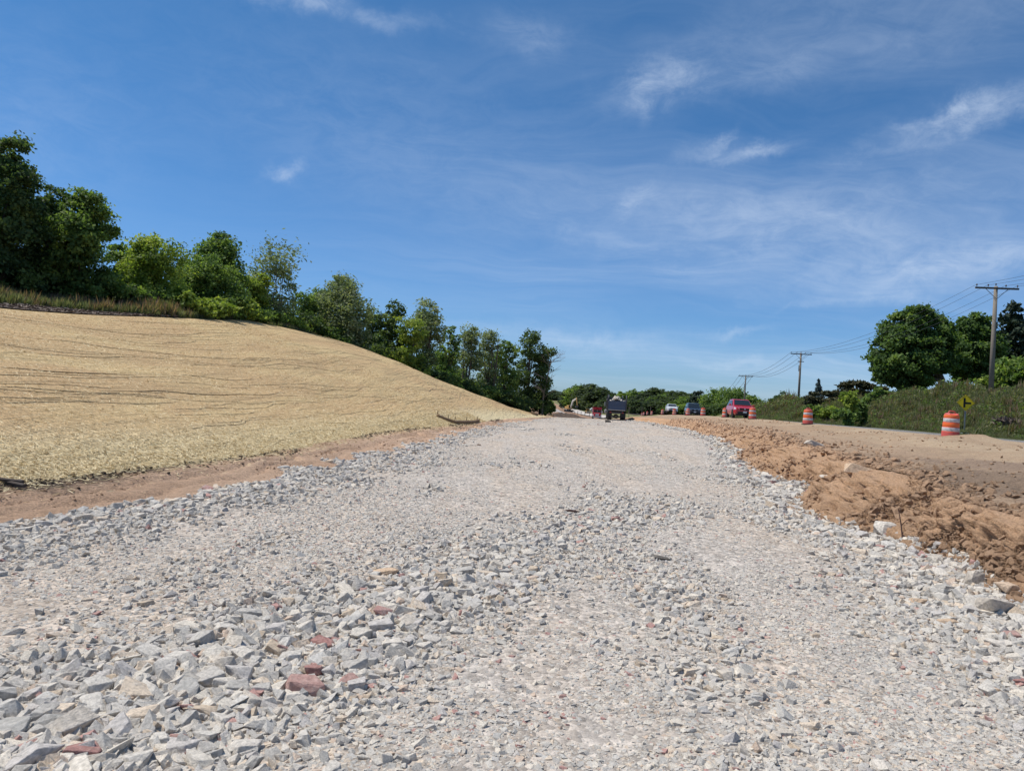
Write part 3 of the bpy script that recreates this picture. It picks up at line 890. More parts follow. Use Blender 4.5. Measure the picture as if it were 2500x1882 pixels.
def scatter(name, P, rot, scl, pick, col, label, cat):
    """one object whose points carry instanced shapes"""
    me = bpy.data.meshes.new(name)
    n = len(P)
    me.vertices.add(n); me.vertices.foreach_set('co', np.ascontiguousarray(P, np.float32).ravel())
    for an, ty, dat in (('rot', 'FLOAT_VECTOR', rot), ('scl', 'FLOAT_VECTOR', scl)):
        a = me.attributes.new(an, ty, 'POINT'); a.data.foreach_set('vector', np.ascontiguousarray(dat, np.float32).ravel())
    a = me.attributes.new('pick', 'INT', 'POINT'); a.data.foreach_set('value', np.ascontiguousarray(pick, np.int32))
    o = obj(name, me)
    ng = bpy.data.node_groups.new(name + '_scatter', 'GeometryNodeTree')
    ng.interface.new_socket('Geometry', in_out='INPUT', socket_type='NodeSocketGeometry')
    ng.interface.new_socket('Geometry', in_out='OUTPUT', socket_type='NodeSocketGeometry')
    gi, go = ng.nodes.new('NodeGroupInput'), ng.nodes.new('NodeGroupOutput')
    ci = ng.nodes.new('GeometryNodeCollectionInfo')
    ci.inputs['Collection'].default_value = col
    ci.inputs['Separate Children'].default_value = True
    ci.inputs['Reset Children'].default_value = True
    ip = ng.nodes.new('GeometryNodeInstanceOnPoints')
    ip.inputs['Pick Instance'].default_value = True

    def na(nm, ty):
        k = ng.nodes.new('GeometryNodeInputNamedAttribute'); k.data_type = ty; k.inputs['Name'].default_value = nm
        return k.outputs['Attribute']
    e2r = ng.nodes.new('FunctionNodeEulerToRotation')
    ng.links.new(na('rot', 'FLOAT_VECTOR'), e2r.inputs[0])
    ng.links.new(gi.outputs[0], ip.inputs['Points'])
    ng.links.new(ci.outputs[0], ip.inputs['Instance'])
    ng.links.new(na('pick', 'INT'), ip.inputs['Instance Index'])
    ng.links.new(e2r.outputs[0], ip.inputs['Rotation'])
    ng.links.new(na('scl', 'FLOAT_VECTOR'), ip.inputs['Scale'])
    ng.links.new(ip.outputs[0], go.inputs[0])
    md = o.modifiers.new('scatter', 'NODES'); md.node_group = ng
    return tag(o, label, cat, kind='stuff')


small_shapes = lib_col('gravel_shape', [stone_mesh('gravel_shape', 100 + i, STONE, 0, .7, 10) for i in range(10)])
mid_shapes = lib_col('stone_shape', [stone_mesh('stone_shape', 200 + i, STONE_PALE if i % 2 else STONE, 1, .85, 13, .05) for i in range(10)])
BIG = [stone_mesh('limestone_rock', 300 + i, STONE_PALE if i % 2 else STONE, 2, .82, 14, .035) for i in range(12)]
big_shapes = lib_col('rock_shape', BIG)


def right_inner(Y): return np.interp(Y, [0, 3.5, 6, 10, 20, 40, 100], [1.5, 1.9, 2.35, 3.1, 5.2, 10.2, 15.2])


def coarse(X, Y):
    """how rough the stone surface is at a point, 0 fine .. 1 big rocks"""
    e5, e4 = kx(5, Y), kx(4, Y)
    wob = fbm(X * .8, Y * .45, oct=3, seed=51)
    ri = right_inner(Y)
    a = np.clip((X - ri + .5 * wob) / np.maximum((e5 - ri) * .8, .4), 0, 1)
    wl = np.interp(Y, [0, 6, 12, 40, 100], [1.4, 2.1, 2.2, 2.2, 2.4])
    b = np.clip(1.15 - (X - e4 + .35 * wob) / wl, 0, 1) * np.interp(Y, [3, 5, 60, 90], [.5, .70, .62, .4])
    # the rough streak left of the middle
    px, py = np.array([-2.3, -1.8, -1.25, -.7, .1, 1.2, 2.6]), np.array([2.4, 3.1, 4.3, 5.8, 8.1, 9.9, 12])
    cx = np.interp(Y, py, px)
    w = np.interp(Y, [2.4, 4, 6, 8, 10, 13], [1.15, .95, 1.0, 1.25, 1.6, 1.9])
    c = np.exp(-((X - cx + .25 * wob) / w) ** 2) * np.interp(Y, [2, 3, 6.5, 9, 12.5, 15], [.98, .98, .80, .58, .45, 0])
    # streaks along the driving direction
    s = np.clip(fbm(X * .7 - Y * .02, Y * .16, oct=3, seed=52) * 1.3 - .15, 0, 1) * .5
    return np.clip(np.maximum.reduce([a, b, c, s]), 0, 1)


DUST = []
for (px, py, rx, ry) in ((170, 1490, 1.2, .42), (40, 1535, .9, .35), (330, 1465, .6, .3), (1150, 1185, 2.0, 1.5), (1330, 1130, 2.2, 4.5), (1600, 1190, 1.6, 2.2), (1500, 1500, 1.1, .8), (1790, 1740, .34, .2), (1480, 1790, .4, .22),
                         (1650, 1540, .6, .8), (900, 1170, 1.6, 1.2), (1250, 1640, .5, .6), (1700, 1330, .8, 1.6), (1400, 1060, 3.5, 14), (1850, 1620, .35, .25), (1180, 1240, 1.2, .6)):
    g_ = hit(px, py, 2.4)
    DUST.append((g_.x, g_.y, rx, ry))


def dusty(X, Y):
    """where fine dust is packed over the stones, 0..1"""
    d = np.clip(fbm(X * .55, Y * .22, oct=3, seed=53) * 1.8 + .12 + np.clip((Y - 12) / 50, 0, .45), 0, 1)
    wob = 1 + .35 * fbm(X * 1.3, Y * .9, oct=3, seed=54)
    for (hx, hy, rx, ry) in DUST:
        d = np.maximum(d, 1.15 * np.exp(-(((X - hx) / rx) ** 2 + ((Y - hy) / ry) ** 2) * wob))
    return np.clip(d, 0, 1) * (1 - coarse(X, Y))


def sample(n, y0, y1, pw=1.0, pad=.6):
    Y = y0 + (y1 - y0) * rng.random(n) ** pw
    lo = np.maximum(kx(4, Y) - .05, -.76 * Y - pad)
    hi = np.minimum(kx(5, Y) + .1, .80 * Y + pad)
    return lo + (hi - lo) * rng.random(n), Y


def rots(n, tilt=.35): return np.stack([rng.normal(0, tilt * .7, n), rng.normal(0, tilt * .7, n), rng.uniform(0, 6.283, n)], -1)


def dims(s, n): return np.stack([s * rng.uniform(.85, 1.3, n), s * rng.uniform(.8, 1.1, n), s * rng.uniform(.6, 1.1, n)], -1)


# fine gravel
PP, RR, SS = [], [], []
for (n, y0, y1, pw, s0, s1) in ((130000, 2.5, 7.5, 1.1, .009, .028), (60000, 2.5, 14, 1.15, .020, .055), (85000, 7, 26, 1.1, .020, .050), (42000, 20, 100, 1.3, .035, .085)):
    X, Y = sample(n, y0, y1, pw)
    keep = rng.random(n) < (1 - .93 * dusty(X, Y))
    X, Y = X[keep], Y[keep]; m = len(X)
    s = s0 + (s1 - s0) * rng.random(m) ** 1.8
    Z = ground(X, Y) - s * .06
    PP.append(np.stack([X, Y, Z], -1)); RR.append(rots(m, .4)); SS.append(dims(s, m))
P_, R_, S_ = np.concatenate(PP), np.concatenate(RR), np.concatenate(SS)
scatter('gravel', P_, R_, S_, rng.integers(0, 10, len(P_)), small_shapes, 'grey crushed stone gravel covering the new road bed', 'gravel')
# hand-sized stones
PP, RR, SS = [], [], []
for (n, y0, y1, pw, s0, s1, thr) in ((26000, 2.5, 9, 1.15, .035, .10, .10), (22000, 2.5, 18, 1.2, .05, .14, .15), (16000, 10, 60, 1.3, .08, .17, .22), (6000, 40, 105, 1.2, .12, .24, .3)):
    X, Y = sample(n, y0, y1, pw)
    c = coarse(X, Y)
    keep = rng.random(n) < np.clip((c - thr) * 1.9, .014, 1) * (1 - .9 * dusty(X, Y))
    X, Y, c = X[keep], Y[keep], c[keep]; m = len(X)
    s = s0 + (s1 - s0) * rng.random(m) ** 1.6 * (.35 + .65 * c)
    Z = ground(X, Y) + s * .05
    PP.append(np.stack([X, Y, Z], -1)); RR.append(rots(m, .65)); SS.append(dims(s, m))
P_, R_, S_ = np.concatenate(PP), np.concatenate(RR), np.concatenate(SS)
scatter('loose_stones', P_, R_, S_, rng.integers(0, 10, len(P_)), mid_shapes, 'fist sized grey broken stones mixed into the gravel', 'stones')
# big rocks: the ones that show largest are objects of their own, the rest one object
X, Y = sample(150000, 2.5, 60, 1.7)
c = coarse(X, Y)
keep = (X < kx(5, Y) - np.interp(Y, [5, 14, 30], [.28, .2, .0])) & (rng.random(len(X)) < np.clip((c - .38) * 1.5, 0, 1) ** 1.3 * np.interp(Y, [2.5, 14, 25, 60], [.9, .9, .5, .25]))
X, Y, c = X[keep], Y[keep], c[keep]
s = (.05 + .15 * rng.random(len(X)) ** 2.8) * (.40 + .60 * c) * np.interp(Y, [2.5, 4, 8, 20], [.95, 1.0, 1.0, 1.25])
order = np.argsort(-(s / np.maximum(Y, 2.5)))
X, Y, s, c = X[order], Y[order], s[order], c[order]
cells, kk = {}, []
for i in range(len(X)):                        # keep rocks from sitting inside each other
    ci, cj = int(X[i] // .5), int(Y[i] // .5)
    near = [q for di in (-1, 0, 1) for dj in (-1, 0, 1) for q in cells.get((ci + di, cj + dj), ())]
    if all(math.hypot(a - X[i], b_ - Y[i]) >= .46 * (r_ + s[i]) for (a, b_, r_) in near):
        cells.setdefault((ci, cj), []).append((X[i], Y[i], s[i])); kk.append(i)
X, Y, s = X[kk], Y[kk], s[kk]
Z = ground(X, Y)
NBIG = 255
for i in range(min(NBIG, len(X))):
    px_ = EYE + Vector((X[i], Y[i], 0)) - Vector((0, 0, 1.6))
    if abs(X[i]) / Y[i] > .74: continue
    o = obj('limestone_rock', BIG[int(rng.integers(0, 12))])
    o.location = (X[i], Y[i], Z[i] + s[i] * .05)
    o.rotation_euler = (rng.normal(0, .22), rng.normal(0, .22), rng.uniform(0, 6.28))
    o.scale = (s[i] * rng.uniform(1, 1.4), s[i] * rng.uniform(.8, 1.1), s[i] * rng.uniform(.65, 1.0))
    e5, e4 = float(kx(5, Y[i])), float(kx(4, Y[i]))
    if X[i] > float(right_inner(Y[i])) - .3:
        tag(o, 'whitish grey limestone rock among the rocks along the foot of the earth bank', 'rock', 'limestone rocks along the earth bank')
    elif X[i] < e4 + 1.8 and Y[i] > 4.6:
        tag(o, 'blue grey limestone rock along the edge of the orange dirt strip', 'rock', 'limestone rocks along the dirt strip')
    else:
        tag(o, 'grey limestone rock in the rough streak of rocks through the middle of the gravel', 'rock', 'limestone rocks in the rough streak')
X, Y, s, Z = X[NBIG:], Y[NBIG:], s[NBIG:], Z[NBIG:]
n = len(X)
scatter('rubble', np.stack([X, Y, Z + s * .06], -1), rots(n, .25), dims(s * 1.1, n), rng.integers(0, 12, n), big_shapes, 'smaller limestone rocks filling the rough edges of the gravel', 'rubble')

# single rocks one can tell apart: (px, py, size m, height ratio, material, name, label)
ONES = [
    (745, 1690, .27, .6, STONE_RED, 'quartzite_rock', 'largest dark red rock in the rough streak, longest and lowest of the red cluster'),
    (770, 1645, .17, .7, STONE_RED, 'quartzite_rock', 'dark red rock directly behind the largest red rock in the streak'),
    (852, 1665, .16, .55, STONE_RED, 'quartzite_rock', 'faded red rock to the right of the red cluster at the edge of fine gravel'),
    (790, 1580, .22, .6, STONE_RED, 'quartzite_rock', 'red angular rock at the far end of the red cluster in the streak'),
    (695, 1592, .15, .6, STONE_RED, 'quartzite_rock', 'pale red rock at the left end of the far row of red rocks'),
    (198, 1848, .22, .6, STONE_RED, 'quartzite_rock', 'pinkish red rock at the lower left corner of the gravel'),
    (432, 1812, .13, .7, STONE_RED, 'quartzite_rock', 'brownish red rock wedged between big grey rocks near the bottom'),
    (470, 1758, .10, .7, STONE_RED, 'quartzite_rock', 'small red stone just above the wedged brownish red rock'),
    (1130, 1500, .12, .6, STONE_RED, 'quartzite_rock', 'small red stone at the right border of the rough streak'),
    (1372, 1702, .07, .7, STONE_RED, 'quartzite_rock', 'little red pebble alone in the fine gravel at the middle'),
    (1250, 1390, .16, .45, STONE_RED, 'quartzite_rock', 'flat pink stone in the middle of the gravel road'),
    (2470, 1556, .24, .5, STONE_RED, 'quartzite_rock', 'speckled red rock at the right border among big white rocks'),
    (2490, 1668, .17, .5, STONE_RED, 'quartzite_rock', 'dark red rock at the right border nearest the viewer'),
    (2233, 1425, .12, .6, STONE_RED, 'quartzite_rock', 'crimson stone among white rocks below the earth bank'),
    (2268, 1392, .20, .6, STONE_RED, 'quartzite_rock', 'pinkish red rock lying close to the loose clay at the bank foot'),
    (2240, 1475, .26, .5, STONE_TAN, 'sandstone_rock', 'tan wedge shaped rock among white rocks right of the gravel road'),
    (2310, 1522, .26, .4, STONE_TAN, 'sandstone_rock', 'tan flat slab between white rocks near the right border'),
    (2215, 1345, .15, .7, STONE_TAN, 'sandstone_rock', 'brown stone at the foot of the clay bank beside white rocks'),
    (2365, 1546, .15, .5, STONE_TAN, 'sandstone_rock', 'small pinkish tan stone beside the tan flat slab'),
    (940, 1400, .30, .35, STONE_TAN, 'sandstone_rock', 'broad flat beige rock at the far end of the rough streak'),
    (2470, 1440, .34, .5, STONE_TAN, 'sandstone_rock', 'tan boulder half buried at the bank foot by the right border'),
]
for (px, py, sz, hr, mt, nm, lab) in ONES:
    p = hit(px, py, 2.4)
    me = stone_mesh(nm, int(px * 3 + py), mt, 2, hr, 15, .06)
    o = obj(nm, me)
    o.location = (p.x, p.y, p.z + sz * hr * .13)
    o.scale = (sz * .80, sz * .66, sz * .66)
    o.rotation_euler = (rng.normal(0, .1), rng.normal(0, .1), rng.uniform(-.5, .5))
    tag(o, lab, 'rock', 'odd coloured rocks in the gravel')
for (px, py, sz, sc, mt, lab) in [
    (2378, 1428, .22, (.75, .7, 1.35), STONE_PALE, 'upright grey block standing against the foot of the clay bank'),
    (2165, 1300, .28, (1.2, .8, .95), STONE_PALE, 'big white leaning rock at the foot of the clay bank with a twig beside it'),
    (2098, 1157, .44, (1.25, .8, .75), STONE_TAN, 'pinkish boulder lying on top of the earth bank'),
    (2015, 1168, .20, (1.3, .9, .7), STONE_PALE, 'small white rock lying alone on the brown earth bank'),
    (1412, 1002 + 27, .55, (1.3, .7, .8), STONE_DARK, 'small dark rock lying on the gravel behind the blue dump truck'),
    (1618, 1366, .15, (1.5, .9, .5), STONE_DARK, 'dark grey flat stone on the right half of the gravel road'),
    (2440, 1500, .30, (1.3, .9, .8), STONE_PALE, 'largest white rock at the right border beside the bank'),
    (1990, 1088, .5, (1.5, .8, .5), STONE_PALE, 'pale rock lying up on the soil above the jog in the gravel edge')]:
    p = hit(px, py, 2.4) if py != 1029 else hit(1484, 1031)
    o = obj('limestone_rock', stone_mesh('limestone_rock', int(px + py * 2), mt, 2, .8, 15, .06))
    o.location = (p.x, p.y, p.z + sz * sc[2] * .22); o.scale = tuple(sz * k for k in sc)
    o.rotation_euler = (0, .15, rng.uniform(-.4, .4))
    tag(o, lab, 'rock')

# clods of clay on the bank, the shelf and the strip
CLOD_M = soil_mat('clay_clod', [(.60, .395, .255), (.54, .35, .22), (.45, .29, .185)], 2.0, 0, None, .4)
CLOD_D = soil_mat('dark_clod', [(.15, .115, .09), (.18, .135, .10), (.11, .085, .07)], 2.0, 0, None, .5)
clod_shapes = lib_col('clod_shape', [stone_mesh('clod_shape', 400 + i, CLOD_M, 1, .8, 16, .16, True) for i in range(7)])
dark_shapes = lib_col('dark_clod_shape', [stone_mesh('dark_clod_shape', 450 + i, CLOD_D, 1, .75, 16, .18, True) for i in range(5)])
n = 20000
Y = 4.5 + 60 * rng.random(n) ** 2.3
T = rng.beta(1.2, 1.6, n) * 2.0 - .12
e5, e6, e7 = kx(5, Y), kx(6, Y), kx(7, Y)
X = np.where(T < 1, e5 + (e6 - e5) * T, e6 + (T - 1) * 1.6 * rng.random(n))
s = (.02 + .16 * rng.random(n) ** 4.5) * np.interp(Y, [4, 20, 60], [.9, 1.2, 2.0])
n2 = 32000
Y2 = 4.5 + 14 * rng.random(n2) ** 1.3
T2 = rng.beta(1.1, 1.4, n2) * 1.5 - .08
X2 = kx(5, Y2) + (kx(6, Y2) - kx(5, Y2)) * T2
X, Y, s = np.concatenate([X, X2]), np.concatenate([Y, Y2]), np.concatenate([s, .010 + .028 * rng.random(n2) ** 2])
n = len(X)
scatter('clay_clods', np.stack([X, Y, ground(X, Y) + s * .1], -1), rots(n, .6), dims(s, n), rng.integers(0, 7, n), clod_shapes, 'crumbly brown clay clods broken off the cut bank', 'clods')
n = 9000
Y = 6 + 60 * rng.random(n) ** 1.5
T = rng.random(n) ** 1.7
X = kx(6, Y) + (kx(7, Y) - kx(6, Y)) * T
m = fbm(X * .5, Y * .35, oct=3, seed=62) > .15 * rng.normal(size=n) + np.interp(T, [0, .5, 1], [-.25, .15, .3])
X, Y = X[m], Y[m]; n = len(X)
s = (.014 + .075 * rng.random(n) ** 4.5) * np.interp(Y, [6, 20, 60], [.9, 1.3, 2.2])
scatter('soil_crumbs', np.stack([X, Y, ground(X, Y) + s * .1], -1), rots(n, .6), dims(s, n), rng.integers(0, 7, n), clod_shapes, 'soil crumbs and small clods on the graded soil', 'clods')
n = 5000
Y = 6 + 50 * rng.random(n) ** 1.5
X = kx(3, Y) + (kx(4, Y) - kx(3, Y)) * rng.random(n)
m = fbm(X * 2.2, Y * .5, oct=3, seed=63) > -.05
X, Y = X[m], Y[m]; n = len(X)
s = (.008 + .045 * rng.random(n) ** 4) * np.interp(Y, [6, 20, 60], [1, 1.4, 2.4])
scatter('strip_crumbs', np.stack([X, Y, ground(X, Y) + s * .1], -1), rots(n, .6), dims(s, n), rng.integers(0, 7, n), clod_shapes, 'small orange soil crumbs on the dirt strip beside the gravel', 'clods')
# straw shed from the slope onto the dirt strip
n = 5000
Y = 7 + 40 * rng.random(n) ** 1.5
X = kx(3, Y) + np.abs(rng.normal(0, .30, n))
ang = rng.uniform(0, 6.283, n); ln = rng.uniform(.03, .09, n)
A = np.stack([np.cos(ang), np.sin(ang), rng.normal(0, .12, n)], -1) * ln[:, None]
B = np.stack([-np.sin(ang), np.cos(ang), rng.normal(0, .4, n)], -1) * (.0028 + Y * .00012)[:, None]
tag(obj('spilled_straw', cards(np.stack([X, Y, ground(X, Y) + .015], -1), A, B, rng.random(n), 'spilled_straw', STRAND_M)), 'thin straw stalks spilled onto the upper side of the dirt strip', 'straw', kind='stuff')
n = 4500
Y = 5 + 70 * rng.random(n) ** 1.6
X = kx(3, Y) + np.abs(rng.normal(0, .22, n)) * np.interp(Y, [5, 20, 70], [1.3, .8, 1.4]) - .08
m = fbm(Y * .25, Y * 0, oct=3, seed=61) > np.interp(Y, [5, 14, 40], [-.9, -.1, .0])
X, Y = X[m], Y[m]; n = len(X)
s = (.012 + .07 * rng.random(n) ** 4) * np.interp(Y, [5, 20, 70], [1, 1.2, 2.2])
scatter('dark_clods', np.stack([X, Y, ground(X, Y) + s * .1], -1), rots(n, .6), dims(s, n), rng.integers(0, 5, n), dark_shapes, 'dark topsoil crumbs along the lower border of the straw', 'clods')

# ------------------------------------------------------------------ trees and plants
def crown(name, blobs, n, leaf, mat, seed, clumps=26, spread=.20, up=.5, lean=(0, 0, 0), longish=1.5, hollow=.55, tonemid=.5):
    r = np.random.default_rng(seed)
    vol = np.array([(b[3] * b[4] * b[5]) ** .66 for b in blobs]); vol /= vol.sum()
    Ps, Os, Ts = [], [], []
    for b, w in zip(blobs, vol):
        m = max(int(n * w), 12)
        k = max(5, int(clumps * (.6 + .8 * r.random())))
        d = unit(r.normal(size=(k, 3)) + np.array([0, 0, .25]))
        rad = hollow + (1.02 - hollow) * r.random(k) ** .45 + (r.random(k) < .14) * r.uniform(.1, .42, k)
        cc = d * rad[:, None]
        ct = np.clip(r.normal(tonemid, .24, k), 0, 1)
        pick = r.integers(0, k, m)
        sc = r.uniform(.6, 1.3, k) * spread
        p = cc[pick] + r.normal(size=(m, 3)) * sc[pick][:, None] * np.array([1, 1, .75])
        Os.append(unit(p + 1e-6)); Ts.append(np.clip(ct[pick] + r.normal(0, .13, m), 0, 1))
        Ps.append(p * np.array(b[3:6]) + np.array(b[:3]))
    P, O, T = np.concatenate(Ps), np.concatenate(Os), np.concatenate(Ts)
    m = len(P)
    nrm = unit(O * .5 + np.array([0, 0, up]) + r.normal(size=(m, 3)) * .75)
    t = unit(np.cross(nrm, r.normal(size=(m, 3))) + np.array(lean))
    bb = unit(np.cross(nrm, t))
    sz = leaf * r.uniform(.55, 1.35, m)
    return cards(P, t * (sz * .5 * longish)[:, None], bb * (sz * .5)[:, None], T, name, mat)


def limbs(segs, n=6):
    mb = MB()
    for (p0, p1, r0, r1) in segs:
        p0, p1 = Vector(p0), Vector(p1)
        L = (p1 - p0).length
        mid = (p0 + p1) / 2 + Vector((random.uniform(-.06, .06), random.uniform(-.06, .06), random.uniform(0, .06))) * L
        mb.tube([p0, mid, p1], [r0, (r0 + r1) / 2, r1], n)
    return mb


def blobs_broad(h, w, seed, base=.25, nb=15, irr=.22, top=.75):
    r = np.random.default_rng(seed)
    out = []
    for i in range(nb):
        z = base + (1 - base) * (i + .5) / nb
        u = (z - base) / (1 - base)
        prof = (np.sin(np.pi * min(.10 + u * .86, 1)) ** .6) if u < top else (np.sin(np.pi * (.10 + u * .86)) ** .7)
        a = r.uniform(0, 6.283) if i % 2 else (a + math.pi + r.normal(0, .5) if i else 0)
        rr = w / 2 * prof * r.uniform(.25, .68)
        s = w * r.uniform(.17, .27) * (1 + irr * r.normal())
        s = max(s, w * .12)
        out.append((math.cos(a) * rr, math.sin(a) * rr, h * z - s * .35, s, s, s * r.uniform(.65, .95)))
    return out


def tree(name, label, cat, loc, h, w, kind='mid', n=9000, leaf=.2, base=.2, nb=14, group=None, seed=1, pale=False, spread=.2, clumps=26, blobs=None, trunk=True, lean=(0, 0, 0), tr=.032, hollow=.55, multi=1, tonemid=.5, longish=1.5):
    o = empty(name, loc, 0, label, cat, group)
    bl = blobs or blobs_broad(h, w, seed, base, nb)
    random.seed(seed)
    obj('crown', crown('crown', bl, n, leaf, LEAF[kind], seed, clumps, spread, lean=lean, hollow=hollow, tonemid=tonemid, longish=longish), o)
    if trunk:
        segs = []
        for k in range(multi):
            dx, dy = (0, 0) if multi == 1 else (random.uniform(-.14, .14) * w, random.uniform(-.1, .1) * w)
            fz = h * (base * .5 + .3)
            fork = Vector((dx * 1.8 + random.uniform(-.04, .04) * w, dy * 1.8, fz))
            r0 = h * tr / (1 + .35 * (multi - 1))
            segs.append(((dx * .5, dy * .5, -.3), fork, r0, r0 * .66))
            tgt = Vector((fork.x * 1.2, fork.y * 1.2, h * .88))
            segs.append((fork, tgt, r0 * .62, r0 * .12))
            for j, b in enumerate(bl):
                if multi > 1 and j % multi != k: continue
                q = random.uniform(.15, .9)
                zst = min(fz * random.uniform(.6, 1.0) if random.random() < .4 else fz + (h * .7 - fz) * q, b[2])
                st = fork.lerp(tgt, max(0, (zst - fz) / max(h * .88 - fz, .1))) if zst > fz else Vector((dx * .5, dy * .5, 0)).lerp(fork, zst / fz)
                segs.append((st, (b[0] * .95, b[1] * .95, b[2] + b[5] * .2), r0 * .3, r0 * .07))
        limbs(segs).build('trunk', BARK_PALE if pale else BARK, o)
    return o


def place(px, Y, top_py, base_z=None):
    """tree foot on the land at distance Y behind photo column px, and the height that reaches row top_py"""
    p = at(px, top_py, Y)
    gzv = gz(p.x, Y) if base_z is None else base_z
    d = ray(px, 950)
    return Vector((p.x, Y, gzv)), p.z - gzv


# the wood on the hill to the left, from the near end to the far end:
# px of the crown, distance, px row of the top, crown width px, kind, leaves, label
PXM = 1 / 1750.0
WOOD = [
    (20, 40, 348, 300, 'dark', 46000, .135, .04, 'tallest dark tree of the hill wood, cut by the left border of the photo', {}),
    (118, 43.5, 470, 190, 'dark', 24000, .135, .03, 'dark tree half hidden behind the tallest tree at the left border', {}),
    (212, 42.5, 472, 180, 'mid', 28000, .135, .05, 'big tree with ragged branch tips, right neighbour of the tallest tree', {'spread': .25}),
    (-120, 38, 480, 260, 'dark', 9000, .2, .03, 'dark tree at the extreme left edge under the tallest crown', {}),
    (305, 52, 606, 110, 'mid', 7000, .18, .03, 'slim tree peeking out behind the gap after the ragged branched tree', {}),
    (368, 49, 594, 150, 'bright', 22000, .13, .06, 'yellow green tree with a spiky top left of the rounded thicket tree', {'spread': .26}),
    (535, 60, 572, 120, 'mid', 14000, .17, .40, 'open topped tree of big leaf clumps rising behind the rounded thicket tree', {'spread': .3, 'nb': 10}),
    (455, 60, 640, 80, 'mid', 5000, .2, .05, 'small tree in the dip left of the open topped tree', {}),
    (520, 55, 640, 180, 'mid', 26000, .13, .03, 'rounded thicket tree below the open topped tree', {'nb': 18}),
    (622, 64, 672, 90, 'bright', 6000, .18, .03, 'low leafy tree between the rounded thicket tree and the airy willow', {}),
    (682, 67, 606, 125, 'willow', 4200, .13, .18, 'airy willow with thin bare stems showing sky through its crown', {'multi': 3, 'spread': .34, 'pale': True, 'lean': (.9, 0, -.2), 'clumps': 16, 'tr': .02, 'longish': 2.6}),
    (752, 76, 728, 90, 'mid', 6000, .2, .03, 'dark green small tree right of the airy willow', {}),
    (842, 79, 672, 150, 'willow', 14000, .16, .08, 'leaning grey green willow with a visible forked trunk', {'multi': 2, 'spread': .27, 'lean': (.6, 0, -.1), 'longish': 2.2}),
    (790, 84, 712, 80, 'mid', 6000, .2, .03, 'tree behind the left flank of the forked willow', {}),
    (905, 88, 758, 90, 'dark', 6000, .2, .03, 'dark tree in the notch right of the forked willow', {}),
    (962, 86, 744, 95, 'dark', 8000, .2, .05, 'dark leafy tree left of the wind swept tree', {}),
    (1008, 84, 790, 95, 'bright', 8000, .18, .03, 'bright yellow green tree standing before the wind swept tree', {}),
    (1048, 90, 746, 95, 'willow', 9000, .17, .08, 'wind swept tree with feathery top half way along the hill wood', {'lean': (.9, 0, .1), 'spread': .28, 'longish': 2.2}),
    (1098, 96, 794, 80, 'mid', 7000, .2, .03, 'narrow upright tree right of the wind swept tree', {}),
    (1150, 100, 798, 75, 'willow', 7500, .18, .05, 'feathery multi stemmed tree in the lower half of the hill wood', {'multi': 3, 'spread': .28, 'lean': (.4, 0, 0)}),
    (1192, 104, 812, 80, 'willow', 7000, .19, .05, 'second feathery tree, right next to the multi stemmed one', {'multi': 2, 'spread': .28}),
    (1240, 107, 834, 75, 'mid', 7000, .2, .03, 'yellowish tree just left of the tall end tree of the wood', {}),
    (1300, 111, 808, 95, 'dark', 9500, .21, .16, 'tall dark tree with rounded leaf clumps near the end of the hill wood', {'spread': .24, 'nb': 12}),
    (1328, 112, 850, 50, 'mid', 4200, .2, .25, 'last tree of the hill wood, above the toe of the straw slope', {'spread': .26}),
    (1215, 118, 868, 150, 'dark', 6000, .25, .02, 'dark thicket tree filling in behind the feathery trees', {}),
    (1080, 108, 850, 170, 'dark', 6000, .26, .02, 'dark thicket tree filling in behind the wind swept tree', {}),
    (930, 100, 800, 150, 'dark', 6000, .26, .02, 'dark thicket tree filling in behind the bright yellow green tree', {}),
    (640, 80, 720, 170, 'dark', 5000, .26, .02, 'dark thicket tree seen under the airy willow', {}),
    (290, 60, 680, 200, 'dark', 7000, .22, .02, 'dark thicket tree behind the spiky yellow green tree', {}),
]
for i, (px, Y, top, wpx, kind, n, leaf, base, lab, kw) in enumerate(WOOD):
    p, h = place(px, Y, top)
    p.z -= .1
    tree('willow_tree' if kind == 'willow' else 'tree', lab, 'tree', p, h, wpx * PXM * Y, kind, n, leaf, base, kw.pop('nb', 14), 'trees of the wood on the hill', 500 + i, **kw)

# dead tree with bare pale branches at the end of the wood
p, h = place(1334, 109, 842)
o = empty('dead_tree', p, 0, 'half dead tree with bare pale branches leaning out at the end of the wood', 'tree')
random.seed(77)
segs = [((0, 0, -.3), (.3, 0, h * .45), .16, .11), ((.3, 0, h * .45), (.9, 0, h * .95), .11, .03)]
for k in range(26):
    z = h * random.uniform(.2, .85)
    st = Vector((.3 * z / (h * .45), 0, z)) if z < h * .45 else Vector((.3, 0, h * .45)).lerp(Vector((.9, 0, h * .95)), (z - h * .45) / (h * .5))
    a = random.uniform(0, 6.28); L = random.uniform(.8, 2.2)
    e = st + Vector((math.cos(a) * L, math.sin(a) * L, random.uniform(.3, 1.3)))
    segs.append((st, e, .05, .018))
    for q in range(3):
        a2 = a + random.uniform(-.9, .9); segs.append((st.lerp(e, random.uniform(.4, .9)), e + Vector((math.cos(a2) * .7, math.sin(a2) * .7, random.uniform(-.1, .7))), .022, .01))
limbs(segs, 5).build('trunk', BARK_PALE, o)
obj('crown', crown('crown', [(.2, 0, h * .3, .9, .9, h * .22), (.9, 0, h * .9, .7, .6, .6), (-.4, .3, h * .6, .6, .6, .8)], 1600, .2, LEAF['dark'], 78, 20, .3), o)

